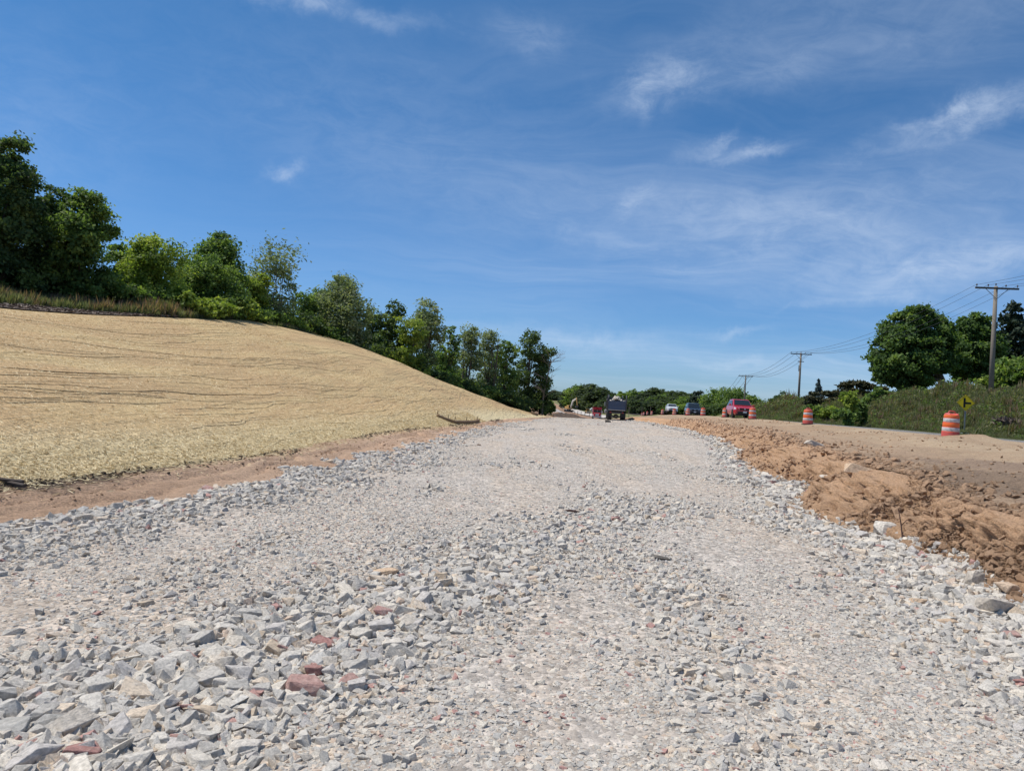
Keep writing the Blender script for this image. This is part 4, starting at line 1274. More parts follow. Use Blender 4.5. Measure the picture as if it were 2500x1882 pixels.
# low bushes along the upper border of the straw
BUSHES = [(330, 45, 690, 110, 'mid', 'green bush at the left end of the bush row behind the tall grass'), (400, 46, 722, 70, 'dark', 'dark bush in the shade right of the first green bush'), (455, 47, 706, 90, 'bright', 'yellow green bush at the upper end of the straw crest'),
          (510, 50, 722, 90, 'bright', 'second yellow green bush, wide and low behind the straw crest'), (560, 54, 728, 90, 'bright', 'leafy bush just left of the fold in the straw crest'), (600, 58, 740, 90, 'mid', 'dull green bush under the low leafy tree'),
          (650, 63, 752, 80, 'mid', 'bush at the foot of the airy willow'), (700, 67, 758, 90, 'bright', 'pale bush right of the foot of the airy willow'), (745, 71, 762, 80, 'dark', 'reddish brown tinged bush between the two willows'), (800, 75, 782, 110, 'mid', 'dense bush below the forked willow'),
          (860, 78, 806, 90, 'dark', 'dark bush right below the forked willow trunk'), (910, 81, 832, 90, 'dark', 'dark bush under the notch in the wood'), (955, 83, 850, 80, 'mid', 'bush left below the bright yellow green tree'), (1005, 84, 868, 80, 'dark', 'dark bush right below the bright yellow green tree'),
          (1050, 88, 890, 80, 'dark', 'dark bush below the wind swept tree'), (1095, 91, 908, 80, 'mid', 'bush below the narrow upright tree'), (1140, 95, 925, 80, 'dark', 'dark bush below the feathery multi stemmed tree'), (1185, 98, 942, 80, 'mid', 'bush below the second feathery tree'),
          (1230, 102, 952, 80, 'dark', 'dark bush below the yellowish tree'), (1275, 106, 960, 80, 'dark', 'dark bush at the foot of the tall end tree'), (1308, 110, 952, 50, 'dark', 'dark bush at the foot of the half dead tree'), (1337, 113, 978, 26, 'mid', 'last low bush where the straw slope runs out'),
          (90, 42, 660, 190, 'dark', 'dark undergrowth bush below the tallest tree'), (220, 43, 672, 170, 'dark', 'dark undergrowth bush below the ragged branched tree'), (285, 45, 700, 90, 'dark', 'dark undergrowth bush before the gap in the wood')]
for i, (px, Y, top, wpx, kind, lab) in enumerate(BUSHES):
    p, h = place(px, Y + 1.5, top)
    w = wpx * PXM * Y * 1.25
    h = max(h, .8)
    r = np.random.default_rng(900 + i)
    bl = [(r.uniform(-.38, .38) * w, r.uniform(-.3, .3) * w, h * r.uniform(.2, .72), w * r.uniform(.16, .3), w * r.uniform(.16, .3), h * r.uniform(.22, .36)) for _ in range(9)]
    o = obj('bush', crown('bush', bl, 5200, .15 + Y * .0006, LEAF[kind], 900 + i, 18, .24, hollow=.3))
    o.location = p
    tag(o, lab, 'bush', 'bushes along the top of the straw slope')

# big trees on the right
def blobs_px(list_, X0, Y, base_z, depth=.8):
    """crown lobes given as photo columns, rows and radii"""
    out = []
    for (px, py, rp, k) in list_:
        q = at(px, py, Y); s = rp * PXM * Y
        out.append((q.x - X0, k * s * depth, q.z - base_z, s, s, s * .85))
    return out


Ym = 78
pb = at(2288, 965, Ym); pb.z = gz(pb.x, Ym) - .2
L1 = [(2245, 785, 36, 0), (2200, 800, 40, .3), (2225, 775, 30, -.5), (2280, 800, 36, .2), (2305, 822, 28, .4), (2190, 838, 42, -.6), (2235, 838, 52, .8), (2280, 850, 45, -.5), (2170, 862, 34, .5), (2158, 892, 30, -.2), (2200, 895, 45, -.9), (2245, 895, 48, .5), (2288, 886, 32, -.6), (2175, 922, 28, .3), (2210, 932, 36, -.4), (2248, 932, 28, .6), (2220, 950, 22, 0), (2150, 915, 16, -.3), (2300, 870, 30, .7)]
bl = blobs_px(L1, pb.x, Ym, pb.z)
o = empty('maple_tree', pb, 0, 'huge round dark maple with a leaning trunk on the right embankment', 'tree')
obj('crown', crown('crown', bl, 60000, .25, LEAF['mid'], 701, 30, .20, longish=1.2, hollow=.66, tonemid=.32), o)
q1, q2, q3 = [at(a, b, Ym) - pb for a, b in ((2300, 930), (2270, 880), (2240, 820))]
limbs([((0, 0, -.3), q1 * .6, .55, .42), (q1 * .6, q1, .42, .34), (q1, q2, .34, .2), (q2, q3, .2, .06)] + [(q1 if k % 2 else q2, (b[0], b[1], b[2]), .16, .04) for k, b in enumerate(bl[:14])], 8).build('trunk', BARK, o)
Ym = 81
pb = at(2408, 962, Ym); pb.z = gz(pb.x, Ym) - .2
L2 = [(2375, 795, 32, 0), (2400, 810, 28, .5), (2355, 808, 26, -.4), (2345, 840, 32, .3), (2385, 845, 40, -.6), (2415, 850, 30, .4), (2340, 880, 34, -.5), (2380, 890, 42, .7), (2415, 895, 30, -.3), (2345, 902, 24, .2), (2385, 908, 28, -.5), (2330, 890, 20, .4), (2415, 918, 20, .1)]
bl = blobs_px(L2, pb.x, Ym, pb.z)
o = empty('maple_tree', pb, 0, 'smaller dark maple between the huge maple and the nearest utility pole', 'tree')
obj('crown', crown('crown', bl, 36000, .25, LEAF['mid'], 702, 30, .20, longish=1.2, hollow=.66, tonemid=.28), o)
limbs([((0, 0, -.3), (-.4, 0, 2.6), .38, .28), ((-.4, 0, 2.6), (-1.2, 0, 6.5), .28, .08)] + [((-.5, 0, 3), (b[0], b[1], b[2]), .14, .03) for b in bl[:12]], 8).build('trunk', BARK, o)


def conifer(name, label, cat, loc, h, w, kind, n, leaf, seed, layers=12, base=.08, blunt=.0):
    r = np.random.default_rng(seed)
    bl = []
    for k in range(layers):
        u = (k + .5) / layers
        rad = w / 2 * ((1 - u) * (1 - blunt) + blunt * math.sqrt(max(1 - u * u, 0)))
        m = max(3, int(7 * (1 - u) + 2))
        for j in range(m):
            a = 6.283 * j / m + r.uniform(-.3, .3)
            q = rad * r.uniform(.45, .8)
            s = rad * r.uniform(.35, .6) + .04 * w
            bl.append((math.cos(a) * q, math.sin(a) * q, h * (base + (1 - base) * u) - q * .12, s, s, h / layers * .55))
    bl.append((0, 0, h * .96, w * .03, w * .03, h * .05))
    o = empty(name, loc, 0, label, cat)
    obj('crown', crown('crown', bl, n, leaf, LEAF[kind], seed, 9, .28, up=.2, longish=2.2, hollow=.3), o)
    limbs([((0, 0, -.3), (0, 0, h * .97), h * .022, .02)], 7).build('trunk', BARK, o)
    return o


p, h = place(2478, 86, 742)
conifer('cedar_tree', 'tall blackish conifer behind the nearest utility pole at the right border', 'tree', p, h, 5.8, 'conifer', 15000, .28, 703, 12, .03, .75)
p, h = place(2545, 84, 800)
conifer('cedar_tree', 'blackish conifer cut by the right border behind the pale leaved small tree', 'tree', p, h, 5.5, 'conifer', 9000, .28, 704, 12, .03, .75)
p, h = place(2462, 60, 880)
tree('small_tree', 'pale leaved small tree beside the foot of the nearest utility pole', 'tree', p, h, 3.9, 'mid', 7500, .24, .05, 12, None, 705, tonemid=.72, spread=.26)
p, h = place(2408, 58, 918)
tree('small_tree', 'little leafy sapling left of the foot of the nearest utility pole', 'tree', p, h, 1.2, 'bright', 1200, .18, .05, 7, None, 706)
p, h = place(2525, 57, 860)
tree('small_tree', 'leafy small tree cut by the right border below the conifers', 'tree', p, h, 3.0, 'mid', 4500, .24, .05, 10, None, 707)

Yp = 88
pb = at(2085, 990, Yp); pb.z = gz(pb.x, Yp) - .1
lst = [(2062, 940, 13, .2), (2092, 938, 14, -.3), (2120, 944, 12, .1), (2148, 950, 11, -.2), (2045, 962, 13, .4), (2075, 958, 16, -.5), (2105, 962, 14, .5), (2020, 960, 8, .2), (2058, 978, 14, 0), (1988, 962, 7, .3), (1976, 972, 8, -.2), (2006, 980, 11, .4), (2032, 978, 12, -.3), (1978, 985, 9, .2), (2130, 975, 9, .2), (2092, 984, 14, .3)]
bl = [(a, b, c, s * 1.35, s, s * .5) for (a, b, c, s, _, _) in blobs_px(lst, pb.x, Yp, pb.z, 1.5)]
o = empty('pine_tree', pb, 0, 'low wide brownish pine with flat spreading branches left of the huge maple', 'tree')
obj('crown', crown('crown', bl, 12000, .20, LEAF['pine'], 710, 16, .3, longish=2.6, hollow=.3), o)
limbs([((0, 0, -.2), (.2, 0, 1.2), .2, .16), ((.2, 0, 1.2), (.3, 0, 2.3), .16, .07)] + [((.1, 0, random.uniform(.5, 1.5)), (b[0], b[1], b[2]), .06, .02) for b in bl], 6).build('trunk', BARK, o)
p, h = place(1999, 92, 926)
conifer('spruce_tree', 'small pointed bluish spruce left of the wide pine', 'tree', p, h, 1.9, 'spruce', 4200, .16, 711, 12, .02)
p, h = place(1906, 128, 966)
tree('round_tree', 'round dark bushy tree left of the second utility pole', 'tree', p, h, 4.6, 'dark', 7500, .26, .02, 12, None, 712)
for i, (px, Y, top, w, kind, lab) in enumerate([
        (1868, 140, 990, 4.5, 'dark', 'low dark shrub between the red car and the round bushy tree'), (2082, 60, 958, 1.6, 'bright', 'tall yellow green sapling shrub below the wide pine'), (2100, 62, 975, 1.3, 'mid', 'leafy sapling shrub right beside the tall yellow green one'),
        (2128, 72, 948, 2.0, 'mid', 'thin shrub between the wide pine and the huge maple'), (2170, 74, 955, 2.2, 'mid', 'green shrub under the left side of the huge maple'), (2245, 70, 950, 1.8, 'bright', 'light green shrub at the foot of the huge maple trunk'),
        (1985, 80, 985, 2.4, 'mid', 'bush at the foot of the bluish spruce'), (2030, 78, 990, 2.6, 'bright', 'olive bush before the wide pine'), (2060, 52, 1000, 1.2, 'mid', 'small leafy weed bush low on the embankment'),
        (2345, 66, 968, 1.4, 'mid', 'weed bush behind the yellow road sign')]):
    p, h = place(px, Y, top)
    r = np.random.default_rng(720 + i)
    h = max(h, .6)
    bl = [(r.uniform(-.4, .4) * w, r.uniform(-.3, .3) * w, h * r.uniform(.2, .85), w * r.uniform(.14, .26), w * r.uniform(.14, .26), h * r.uniform(.14, .24)) for _ in range(10)]
    o = obj('shrub', crown('shrub', bl, 2600, .17, LEAF[kind], 720 + i, 14, .3, hollow=.3))
    o.location = p
    tag(o, lab, 'shrub', 'shrubs on the right embankment')

# trees behind the cars
for i, (px, Y, top, w, kind, lab) in enumerate([
        (1795, 172, 955, 9.5, 'mid', 'broad loose tree behind the red car below the third utility pole'), (1748, 180, 962, 7.5, 'mid', 'green tree left of the broad loose tree behind the red car'), (1832, 168, 972, 6.5, 'mid', 'lower tree right of the broad loose tree behind the red car'),
        (1705, 190, 962, 6, 'conifer', 'dark spiky tree behind the dark blue car'), (1722, 160, 992, 7, 'dark', 'dark hedge tree between the dark blue and the red car'), (1768, 158, 994, 8, 'dark', 'dark hedge tree directly left of the red car'), (1850, 158, 996, 6, 'dark', 'low hedge tree right of the red car')]):
    p, h = place(px, Y, top, vz(at(px, top, Y).x, Y))
    tree('roadside_tree', lab, 'tree', p, h, w, kind, 6500, .32, .02, 12, 'trees behind the cars', 740 + i, spread=.26)

# far wooded belt: five shapes, copied
far_src = []
for k in range(6):
    bl = blobs_broad(10, 9, 800 + k, .03, 15)
    far_src.append(crown('crown', bl, 3600, .55, LEAF['far' if k != 4 else 'mid'], 800 + k, 20, .22, tonemid=.35 + .06 * k, longish=1.2))
far_trunk = limbs([((0, 0, -.5), (0, 0, 4), .3, .2), ((0, 0, 4), (0, 0, 8), .2, .08)], 5).mesh('trunk', BARK)
FT = [(1352, 957, 620, 22), (1368, 962, 600, 20), (1338, 960, 640, 24), (1384, 960, 560, 18), (1398, 950, 400, 17), (1409, 944, 390, 17), (1421, 941, 380, 17), (1433, 941, 375, 17), (1446, 944, 370, 17), (1458, 947, 365, 17), (1470, 950, 360, 15), (1481, 955, 355, 14), (1492, 960, 350, 13),
      (1503, 965, 345, 12), (1514, 966, 340, 12), (1527, 966, 340, 11), (1540, 958, 335, 14), (1551, 955, 330, 14), (1562, 957, 330, 14), (1573, 962, 330, 13), (1584, 958, 325, 14), (1595, 954, 325, 15), (1607, 952, 320, 15), (1619, 955, 320, 15), (1631, 958, 315, 14), (1643, 957, 310, 14), (1656, 960, 305, 13), (1668, 964, 300, 12), (1680, 966, 295, 12), (1692, 968, 290, 12)]
far_i = 0
for rep_, (dy, dY, dx) in enumerate(((0, 0, 0), (14, -22, 6), (26, -38, -3))):
    for (px, top, Y, wm) in FT:
        if rep_ and Y > 500: continue
        if rep_ == 2 and px < 1400: continue
        r = rng
        yy = Y + (dY if px > 1480 else -.25 * dY) + r.uniform(-6, 6); tp = top + dy + r.uniform(-3, 3)
        q = at(px + dx, tp, yy); zb = vz(q.x, yy)
        hh = max(q.z - zb, 3.0)
        o = empty('far_tree', (q.x, yy, zb), r.uniform(0, 6.28))
        k = int(r.integers(0, 6))
        obj('crown', far_src[k], o); obj('trunk', far_trunk, o)
        o.scale = (wm / 9 * (1 if not rep_ else .8) * r.uniform(.85, 1.15),) * 2 + (hh / 10,)
        left = px < 1395
        tag(o, 'hazy tree on the distant wooded hill above the excavator' if left else ('dark green tree of the tall wooded belt behind the two dump trucks' if px < 1500 else 'dark green tree of the lower wooded belt behind the white and dark blue cars'), 'tree',
            'trees on the distant hill' if left else ('trees of the tall wooded belt' if px < 1500 else 'trees of the lower wooded belt'))
p = at(1518, 958, 330)
zb = vz(p.x, 330)
tree('yellowish_tree', 'yellowish round tree top in the far wooded belt above the blue dump truck', 'tree', (p.x, 330, zb), p.z - zb, 6.5, 'bright', 4000, .5, .03, 12, None, 880)
for (px, top, Y, w, k, lab) in ((1372, 972, 420, 5, 'conifer', 'dark pointed conifer before the distant hill left of the excavator'), (1385, 976, 410, 6, 'bright', 'small round yellow green tree behind the excavator'), (1345, 988, 300, 3.2, 'mid', 'leafy tree at the far end of the straw slope toe')):
    p = at(px, top, Y); zb = vz(p.x, Y)
    tree('far_tree', lab, 'tree', (p.x, Y, zb), p.z - zb, w, k, 3500, .5, .03, 12, None, 881 + px)

# ---- grass
def tuft(name, n, h, w, mat, seed, seed_heads=False):
    r = np.random.default_rng(seed)
    a = r.uniform(0, 6.283, n); q = w * np.sqrt(r.random(n))
    P0 = np.stack([np.cos(a) * q, np.sin(a) * q, np.zeros(n)], -1)
    hh = h * r.uniform(.5, 1.1, n)
    b = r.uniform(0, 6.283, n); ln = r.uniform(.05, .45, n)
    tip = P0 + np.stack([np.cos(b) * ln * hh, np.sin(b) * ln * hh, hh], -1)
    mid = (P0 + tip) / 2 + np.stack([-np.cos(b) * ln * hh * .15, -np.sin(b) * ln * hh * .15, hh * .06], -1)
    side = np.stack([-np.sin(b), np.cos(b), np.zeros(n)], -1) * (h * r.uniform(.018, .04, n))[:, None]
    V = np.stack([P0 - side, P0 + side, mid + side, mid - side, tip], 1).reshape(-1, 3)
    i = np.arange(n) * 5
    F = np.concatenate([np.stack([i, i + 1, i + 2, i + 3], -1), np.stack([i + 3, i + 2, i + 4, i + 4], -1)])
    F3 = np.concatenate([np.stack([i, i + 1, i + 2], -1), np.stack([i, i + 2, i + 3], -1), np.stack([i + 3, i + 2, i + 4], -1)])
    t = np.clip(r.normal(.5, .22, n), 0, 1)
    return np_mesh(name, V, F3, (mat,), False, tone=np.concatenate([t, t, np.clip(t + .15, 0, 1)]))


def leafy(name, n, h, w, mat, seed, leaf):
    r = np.random.default_rng(seed)
    P = np.stack([r.normal(0, w * .5, n), r.normal(0, w * .5, n), h * r.random(n) ** .8], -1)
    nr = unit(r.normal(size=(n, 3)) + np.array([0, 0, .8])); t = unit(np.cross(nr, r.normal(size=(n, 3))))
    s = leaf * r.uniform(.6, 1.4, n)
    return cards(P, t * (s * .7)[:, None], np.cross(nr, t) * (s * .4)[:, None], np.clip(r.normal(.5, .25, n), 0, 1), name, mat)


grass_shapes = lib_col('grass_shape', [tuft('grass_shape', 46, .55, .25, LEAF['grass'], 1 + i) for i in range(4)] + [leafy('weed_shape', 60, .5, .28, LEAF['grass'], 11, .07), leafy('weed_shape', 60, .6, .3, LEAF['mid'], 12, .08), tuft('grass_shape', 40, .7, .3, LEAF['reddish'], 13)])
n = 17000
Y = 22 + 110 * rng.random(n) ** 1.35
T = rng.random(n) ** .9 * 1.12
xa, xb = kx(9, Y), kx(10, Y)
X = xa + (xb - xa) * T - .8
Z = ground(X, Y)
pk = rng.choice(7, n, p=[.2, .18, .16, .14, .16, .08, .08])
hs = np.interp(T, [0, .12, .5, 1.1], [.35, .8, 1.1, 1.3]) * rng.uniform(.6, 1.3, n) * np.interp(Y, [20, 60, 130], [.85, 1.15, 1.9])
patch = fbm(X * .3, Y * .25, oct=3, seed=71)
hs *= (1 + .7 * patch) * .68
hs = np.where((np.abs(X - 30.3 - (Y - 48) * .62) < .9) & (Y > 38) & (Y < 48.6), hs * .35, hs)
scatter('roadside_grass', np.stack([X, Y, Z - .03], -1), rots(n, .1), np.stack([hs * 1.2, hs * 1.2, hs], -1), pk, grass_shapes, 'tall green grass and weeds on the right roadside embankment', 'grass')
hill_shapes = lib_col('hill_grass_shape', [tuft('hill_grass_shape', 44, .6, .22, LEAF['grass'], 21 + i) for i in range(3)] + [tuft('hill_grass_shape', 44, .8, .25, LEAF['reddish'], 31 + i) for i in range(3)])
n = 9000
Y = 24 + 50 * rng.random(n)
off = rng.random(n) ** 1.2 * 11
X = KX[2](Y) - .15 - off
clear = np.where(Y < 41, np.interp(Y, [24, 36, 41], [2.6, 1.8, 0]), 0)
k = off > clear
X, Y = X[k], Y[k]; n = len(X)
hs = rng.uniform(.35, 1.0, n) ** 1.3 * (1 + .5 * fbm(X * .35, Y * .3, oct=3, seed=72)) * np.interp(Y, [24, 46, 60, 75], [.9, 1.05, .75, .6])
scatter('hill_grass', np.stack([X, Y, ground(X, Y) - .03], -1), rots(n, .1), np.stack([hs, hs, hs], -1), np.where(rng.random(n) < .28, rng.integers(3, 6, n), rng.integers(0, 3, n)), hill_shapes, 'tall grass with reddish seed heads behind the crest of the straw slope', 'grass')
# strip of wood mulch behind the crest at the far left
Y = 20 + 24 * rng.random(6000)
X = KX[2](Y) - .05 - rng.random(6000) * np.interp(Y, [20, 36, 44], [3.0, 2.0, .3])
MULCH = simple('shredded_wood', (.17, .125, .10), .95, .05, grime=.8, scale=3)
MULCH_P = simple('pale_shredded_wood', (.33, .27, .22), .95, .05, grime=.8, scale=3)
n = 6000
ang = rng.uniform(0, 6.283, n); ln = rng.uniform(.04, .2, n)
A = np.stack([np.cos(ang), np.sin(ang), rng.normal(0, .25, n)], -1) * ln[:, None]
B = np.stack([-np.sin(ang), np.cos(ang), rng.normal(0, .6, n)], -1) * .025
me = cards(np.stack([X, Y, ground(X, Y) + rng.uniform(.02, .14, n)], -1), A, B, rng.random(n), 'wood_mulch', MULCH)
me.materials.append(MULCH_P)
me.polygons.foreach_set('material_index', (rng.random(n) < .35).astype(np.int32))
tag(obj('wood_mulch', me), 'brown shredded wood mulch behind the crest of the straw slope', 'mulch', kind='stuff')
tag(ribbon('mulch_bed', [(float(KX[2](y)) - 1.2, y) for y in np.arange(16, 42, 1.5)], 2.3, MULCH, .05), kind='structure')

# ------------------------------------------------------------------ traffic drums
ORANGE = simple('drum_orange', (.76, .10, .03), .5, .35, grime=.42, scale=5)
FADED = simple('drum_faded_red', (.60, .10, .085), .5, .4, grime=.3, scale=5)
SHEET_W = simple('white_reflective_sheet', (.60, .58, .58), .4, .4, grime=.6, scale=9)
SHEET_O = simple('orange_reflective_sheet', (.85, .16, .03), .35, .5, grime=.25, scale=9)
RUBBER = simple('black_rubber', (.025, .025, .026), .85, .2, grime=.3)


def drum_meshes(dent=False):
    st = [(.300, .02), (.300, .05), (.290, .06), (.287, .24), (.276, .26), (.276, .40), (.268, .42), (.265, .57), (.254, .59), (.254, .73), (.247, .75), (.238, .86), (.214, .905), (.15, .925)]
    b = MB().lathe(st, 32)
    if dent:
        b.v = [(x, y, z - (.06 * max(0, 1 - ((x + .05) ** 2 + (y + .22) ** 2) / .03) if z > .8 else 0)) for x, y, z in b.v]
    body = b.mesh('drum', ORANGE, True)
    body.polygons.foreach_set('use_smooth', np.zeros(len(body.polygons), bool))
    body.materials.append(FADED)
    idx = [1 if (p.center.z < .25 or p.center.z > .88) else 0 for p in body.polygons]
    body.polygons.foreach_set('material_index', idx)
    return dict(body=body, band_low=MB().lathe([(.279, .262), (.281, .266), (.281, .394), (.279, .398)], 32, cap=False).mesh('band', SHEET_W, True),
                band_high=MB().lathe([(.257, .592), (.259, .596), (.259, .724), (.257, .728)], 32, cap=False).mesh('band', SHEET_W, True),
                band_mid=MB().lathe([(.2705, .43), (.2725, .434), (.2695, .556), (.268, .56)], 32, cap=False).mesh('orange_band', SHEET_O, True),
                band_top=MB().lathe([(.251, .756), (.2525, .76), (.2445, .845), (.2425, .849)], 32, cap=False).mesh('orange_band', SHEET_O, True),
                handle=MB().tube([(-.13, 0, .90), (-.12, 0, .965), (-.07, 0, .995), (.07, 0, .995), (.12, 0, .965), (.13, 0, .90)], .024, 8).mesh('handle', FADED, True),
                ring=MB().lathe([(.34, 0), (.36, .012), (.35, .055), (.305, .06)], 32).mesh('base_ring', RUBBER, True))


DM, DMD = drum_meshes(), drum_meshes(True)
DRUMS = [(2320, 1057, 26.0, 'nearest traffic drum with a dented faded top, before the yellow road sign'), (1972, 1032, 43.0, 'orange and white traffic drum standing alone before the grassy embankment'),
         (1837, 1020.5, 57.0, 'orange and white traffic drum touching the right flank of the red car'), (1770, 1018, 71.0, 'orange and white traffic drum touching the left flank of the red car'),
         (1716, 1013.6, 85.0, 'orange and white traffic drum standing free between the dark blue and the red car'), (1679, 1013, 98.0, 'orange and white traffic drum in front of the dark blue car'),
         (1646, 1011.5, 112.0, 'orange and white traffic drum in front of the white car'), (1617, 1011.5, 140.0, 'orange and white traffic drum left of the white car'),
         (1591, 1013, 178.0, 'small far traffic drum, fourth from the far end of the row'), (1580, 1013, 200.0, 'small far traffic drum, third from the far end of the row'),
         (1571.5, 1014, 215.0, 'small far traffic drum, second from the far end of the row'), (1567, 1015.5, 226.0, 'last traffic drum at the far end of the row')]
for i, (px, py, Y, lab) in enumerate(DRUMS):
    q = at(px, py, Y)
    zb = (gz(q.x, Y) if Y < 124 else vz(q.x, Y))
    zz = q.z if Y > 124 else (zb if abs(zb - q.z) < .22 else q.z)
    o = empty('traffic_drum', (q.x, Y, zz - (.10 if i == 0 else .01)), rng.uniform(0, 6), lab, 'traffic drum', 'traffic drums along the open road')
    o.rotation_euler = (rng.normal(0, .015), rng.normal(0, .015), rng.uniform(-.4, .4))
    m = DMD if i == 0 else DM
    for nm, k in (('drum', 'body'), ('white_band', 'band_low'), ('white_band', 'band_high'), ('orange_band', 'band_mid'), ('orange_band', 'band_top'), ('handle', 'handle'), ('base_ring', 'ring')):
        obj(nm, m[k], o)

# ------------------------------------------------------------------ yellow side road sign
YEL = simple('yellow_sign_sheet', (1.0, .66, .012), .4, .4, grime=.03, scale=7)
BLACK = simple('black_sheet', (.012, .012, .012), .5, .3, grime=.05)
STEEL = simple('galvanised_steel', (.32, .33, .33), .5, .5, .6, grime=.3, scale=7)
q = at(2354, 1057, 48)
sg = empty('road_sign', (q.x, 48, gz(q.x, 48)), 0, 'yellow diamond side road warning sign with black T symbol on a grey post', 'road sign')
ctr = at(2360.5, 983.5, 48).z - sg.location.z
hd = .555
MB().box((0, 0, (ctr + .3) / 2 - .25), (.075, .05, ctr + .8)).build('post', STEEL, sg)
# face turned a little towards the traffic
dia = [(0, ctr + hd), (hd, ctr), (0, ctr - hd), (-hd, ctr)]
pl = MB().prism([(x, -.04, z) for x, z in dia], (0, 1, 0), .012).build('sign_panel', YEL, sg)
w = .018
ring = MB()
for k in range(4):
    a, b = Vector((dia[k][0], 0, dia[k][1] - ctr)), Vector((dia[(k + 1) % 4][0], 0, dia[(k + 1) % 4][1] - ctr))
    s0, s1 = .95, .92
    ring.prism([(p.x, -.043, p.z + ctr) for p in (a * s0, b * s0, b * s1, a * s1)], (0, 1, 0), .004)
ring.build('border_line', BLACK, pl)
MB().box((-.085, -.044, ctr), (.125, .006, .64)).box((.145, -.0445, ctr - .02), (.335, .007, .125)).build('side_road_symbol', BLACK, pl)
sg.rotation_euler = (0, 0, R(-14))

# ------------------------------------------------------------------ utility poles and power lines
WOOD_P = simple('weathered_pole_wood', (.25, .215, .175), .9, .1, grime=.5, scale=3)
WOOD_D = simple('dark_crossarm_wood', (.13, .115, .10), .9, .1, grime=.4, scale=3)
INSUL = simple('brown_insulator', (.09, .06, .05), .3, .5)
WIRE = simple('aluminium_wire', (.12, .12, .125), .5, .4, .4)
PO = [(28.0, -2, None, 12.3), (36.1, 54, (2419, 960, 2443, 700), None), (43.25, 108, (1949, 982, 1957, 862), None), (52.0, 160, (1817, 985, 1821, 917), None), (63.3, 212, (1771, 992, 1773, 955), None)]
tops, dirs = [], []
for i, (x, y, pxs, tz) in enumerate(PO):
    if pxs:
        x = at(pxs[0], pxs[1], y).x; tz = at(pxs[2], pxs[3], y).z
    tops.append(Vector((x, y, tz)))
for i in range(len(tops)):
    d = tops[min(i + 1, 4)] - tops[max(i - 1, 0)]; dirs.append(Vector((d.y, -d.x, 0)).normalized())
ARM = [-1.42, -.62, .62, 1.42]
LABS = ['', 'nearest tall grey wooden utility pole rising behind the yellow road sign', 'second utility pole, standing beside the small spruce', 'third utility pole, rising behind the red car', 'farthest low utility pole with two crossarms behind the cars']
att = [[] for _ in range(4)]
for i in range(5):
    t, d = tops[i], dirs[i]
    az = t.z - .18
    for k, s in enumerate(ARM): att[k].append(t + d * s + Vector((0, 0, -.18 + .24)))
    if i == 0: continue
    zb = gz(t.x, t.y) if t.y < 124 else vz(t.x, t.y)
    o = empty('utility_pole', (t.x, t.y, zb), math.atan2(d.y, d.x), LABS[i], 'utility pole', 'utility poles along the road')
    H = t.z - zb
    MB().tube([(0, 0, -.4), (0, 0, H * .5), (0, 0, H)], [.185, .16, .125], 12).build('pole', WOOD_P, o, True)
    MB().box((0, -.17, H - .18), (3.05, .10, .13)).build('crossarm', WOOD_D, o)
    for s in (-1, 1):
        MB().tube([(s * .78, -.16, H - .23), (0, -.16, H - 1.0)], .022, 6).build('brace', STEEL, o)
    for s in ARM + [0.0]:
        iz = H - .115 if s else H
        MB().tube([(s, -.17 if s else 0, iz), (s, -.17 if s else 0, iz + .12)], .014, 6).lathe([(.045, iz + .10), (.06, iz + .13), (.045, iz + .17), (.05, iz + .20), (.03, iz + .23)], 10, (s, -.17 if s else 0, 0)).build('insulator', INSUL, o, True)
    if i in (2, 4): MB().box((0, -.18, H - 1.3), (.9 if i == 2 else 2.0, .09, .11)).build('lower_crossarm', WOOD_D, o)
    if i in (2, 3): MB().box((-.2, 0, H - 2.3), (.08, .10, .9)).build('cable_riser', STEEL, o)
for k in range(4):
    mb = MB(); pts = []
    for i in range(4):
        a, b = att[k][i], att[k][i + 1]
        for j in range(24 if i < 3 else 25):
            u = j / 24
            p = a.lerp(b, u); p.z -= (1.15 + .12 * k) * 4 * u * (1 - u)
            pts.append(p)
    rad = [max(.011, .00018 * p.y) for p in pts]
    o = mb.tube(pts, rad, 5).build('power_line', WIRE)
    tag(o, ['power line on the outer left pins of the crossarms', 'power line on the inner left pins of the crossarms', 'power line on the inner right pins of the crossarms', 'power line on the outer right pins of the crossarms'][k], 'power line', 'power lines between the utility poles')

# ------------------------------------------------------------------ cars
GLASS = simple('dark_car_glass', (.015, .02, .025), .08, .6, grime=.05)
CHROME = simple('bright_trim', (.55, .55, .56), .25, .6, .8, grime=.05)
TRIM = simple('black_plastic_trim', (.02, .02, .022), .6, .3)
LAMP = simple('headlamp_glass', (.80, .82, .84), .15, .6, grime=.03)
PLATE = simple('licence_plate', (.70, .70, .68), .5, .3)
RIM = simple('alloy_rim', (.42, .42, .43), .3, .6, .7)
TYRE = simple('tyre_rubber', (.022, .022, .022), .85, .2, grime=.5)
PAINTS = {'red': simple('red_car_paint', (.46, .012, .022), .25, .5, grime=.08, coat=.6), 'blue': simple('dark_blue_car_paint', (.022, .034, .055), .25, .5, grime=.08, coat=.6), 'white': simple('white_car_paint', (.72, .73, .73), .3, .5, grime=.06, coat=.5)}


def ring_sec(y, w, z0, z1, sh=.10, tum=.93):
    return [(-w * .92, y, z0), (w * .92, y, z0), (w, y, z0 + .14), (w * 1.0, y, z0 + (z1 - z0) * .55), (w * tum, y, z1 - sh * .4), (w * (tum - .10), y, z1), (-w * (tum - .10), y, z1), (-w * tum, y, z1 - sh * .4), (-w * 1.0, y, z0 + (z1 - z0) * .55), (-w, y, z0 + .14)]


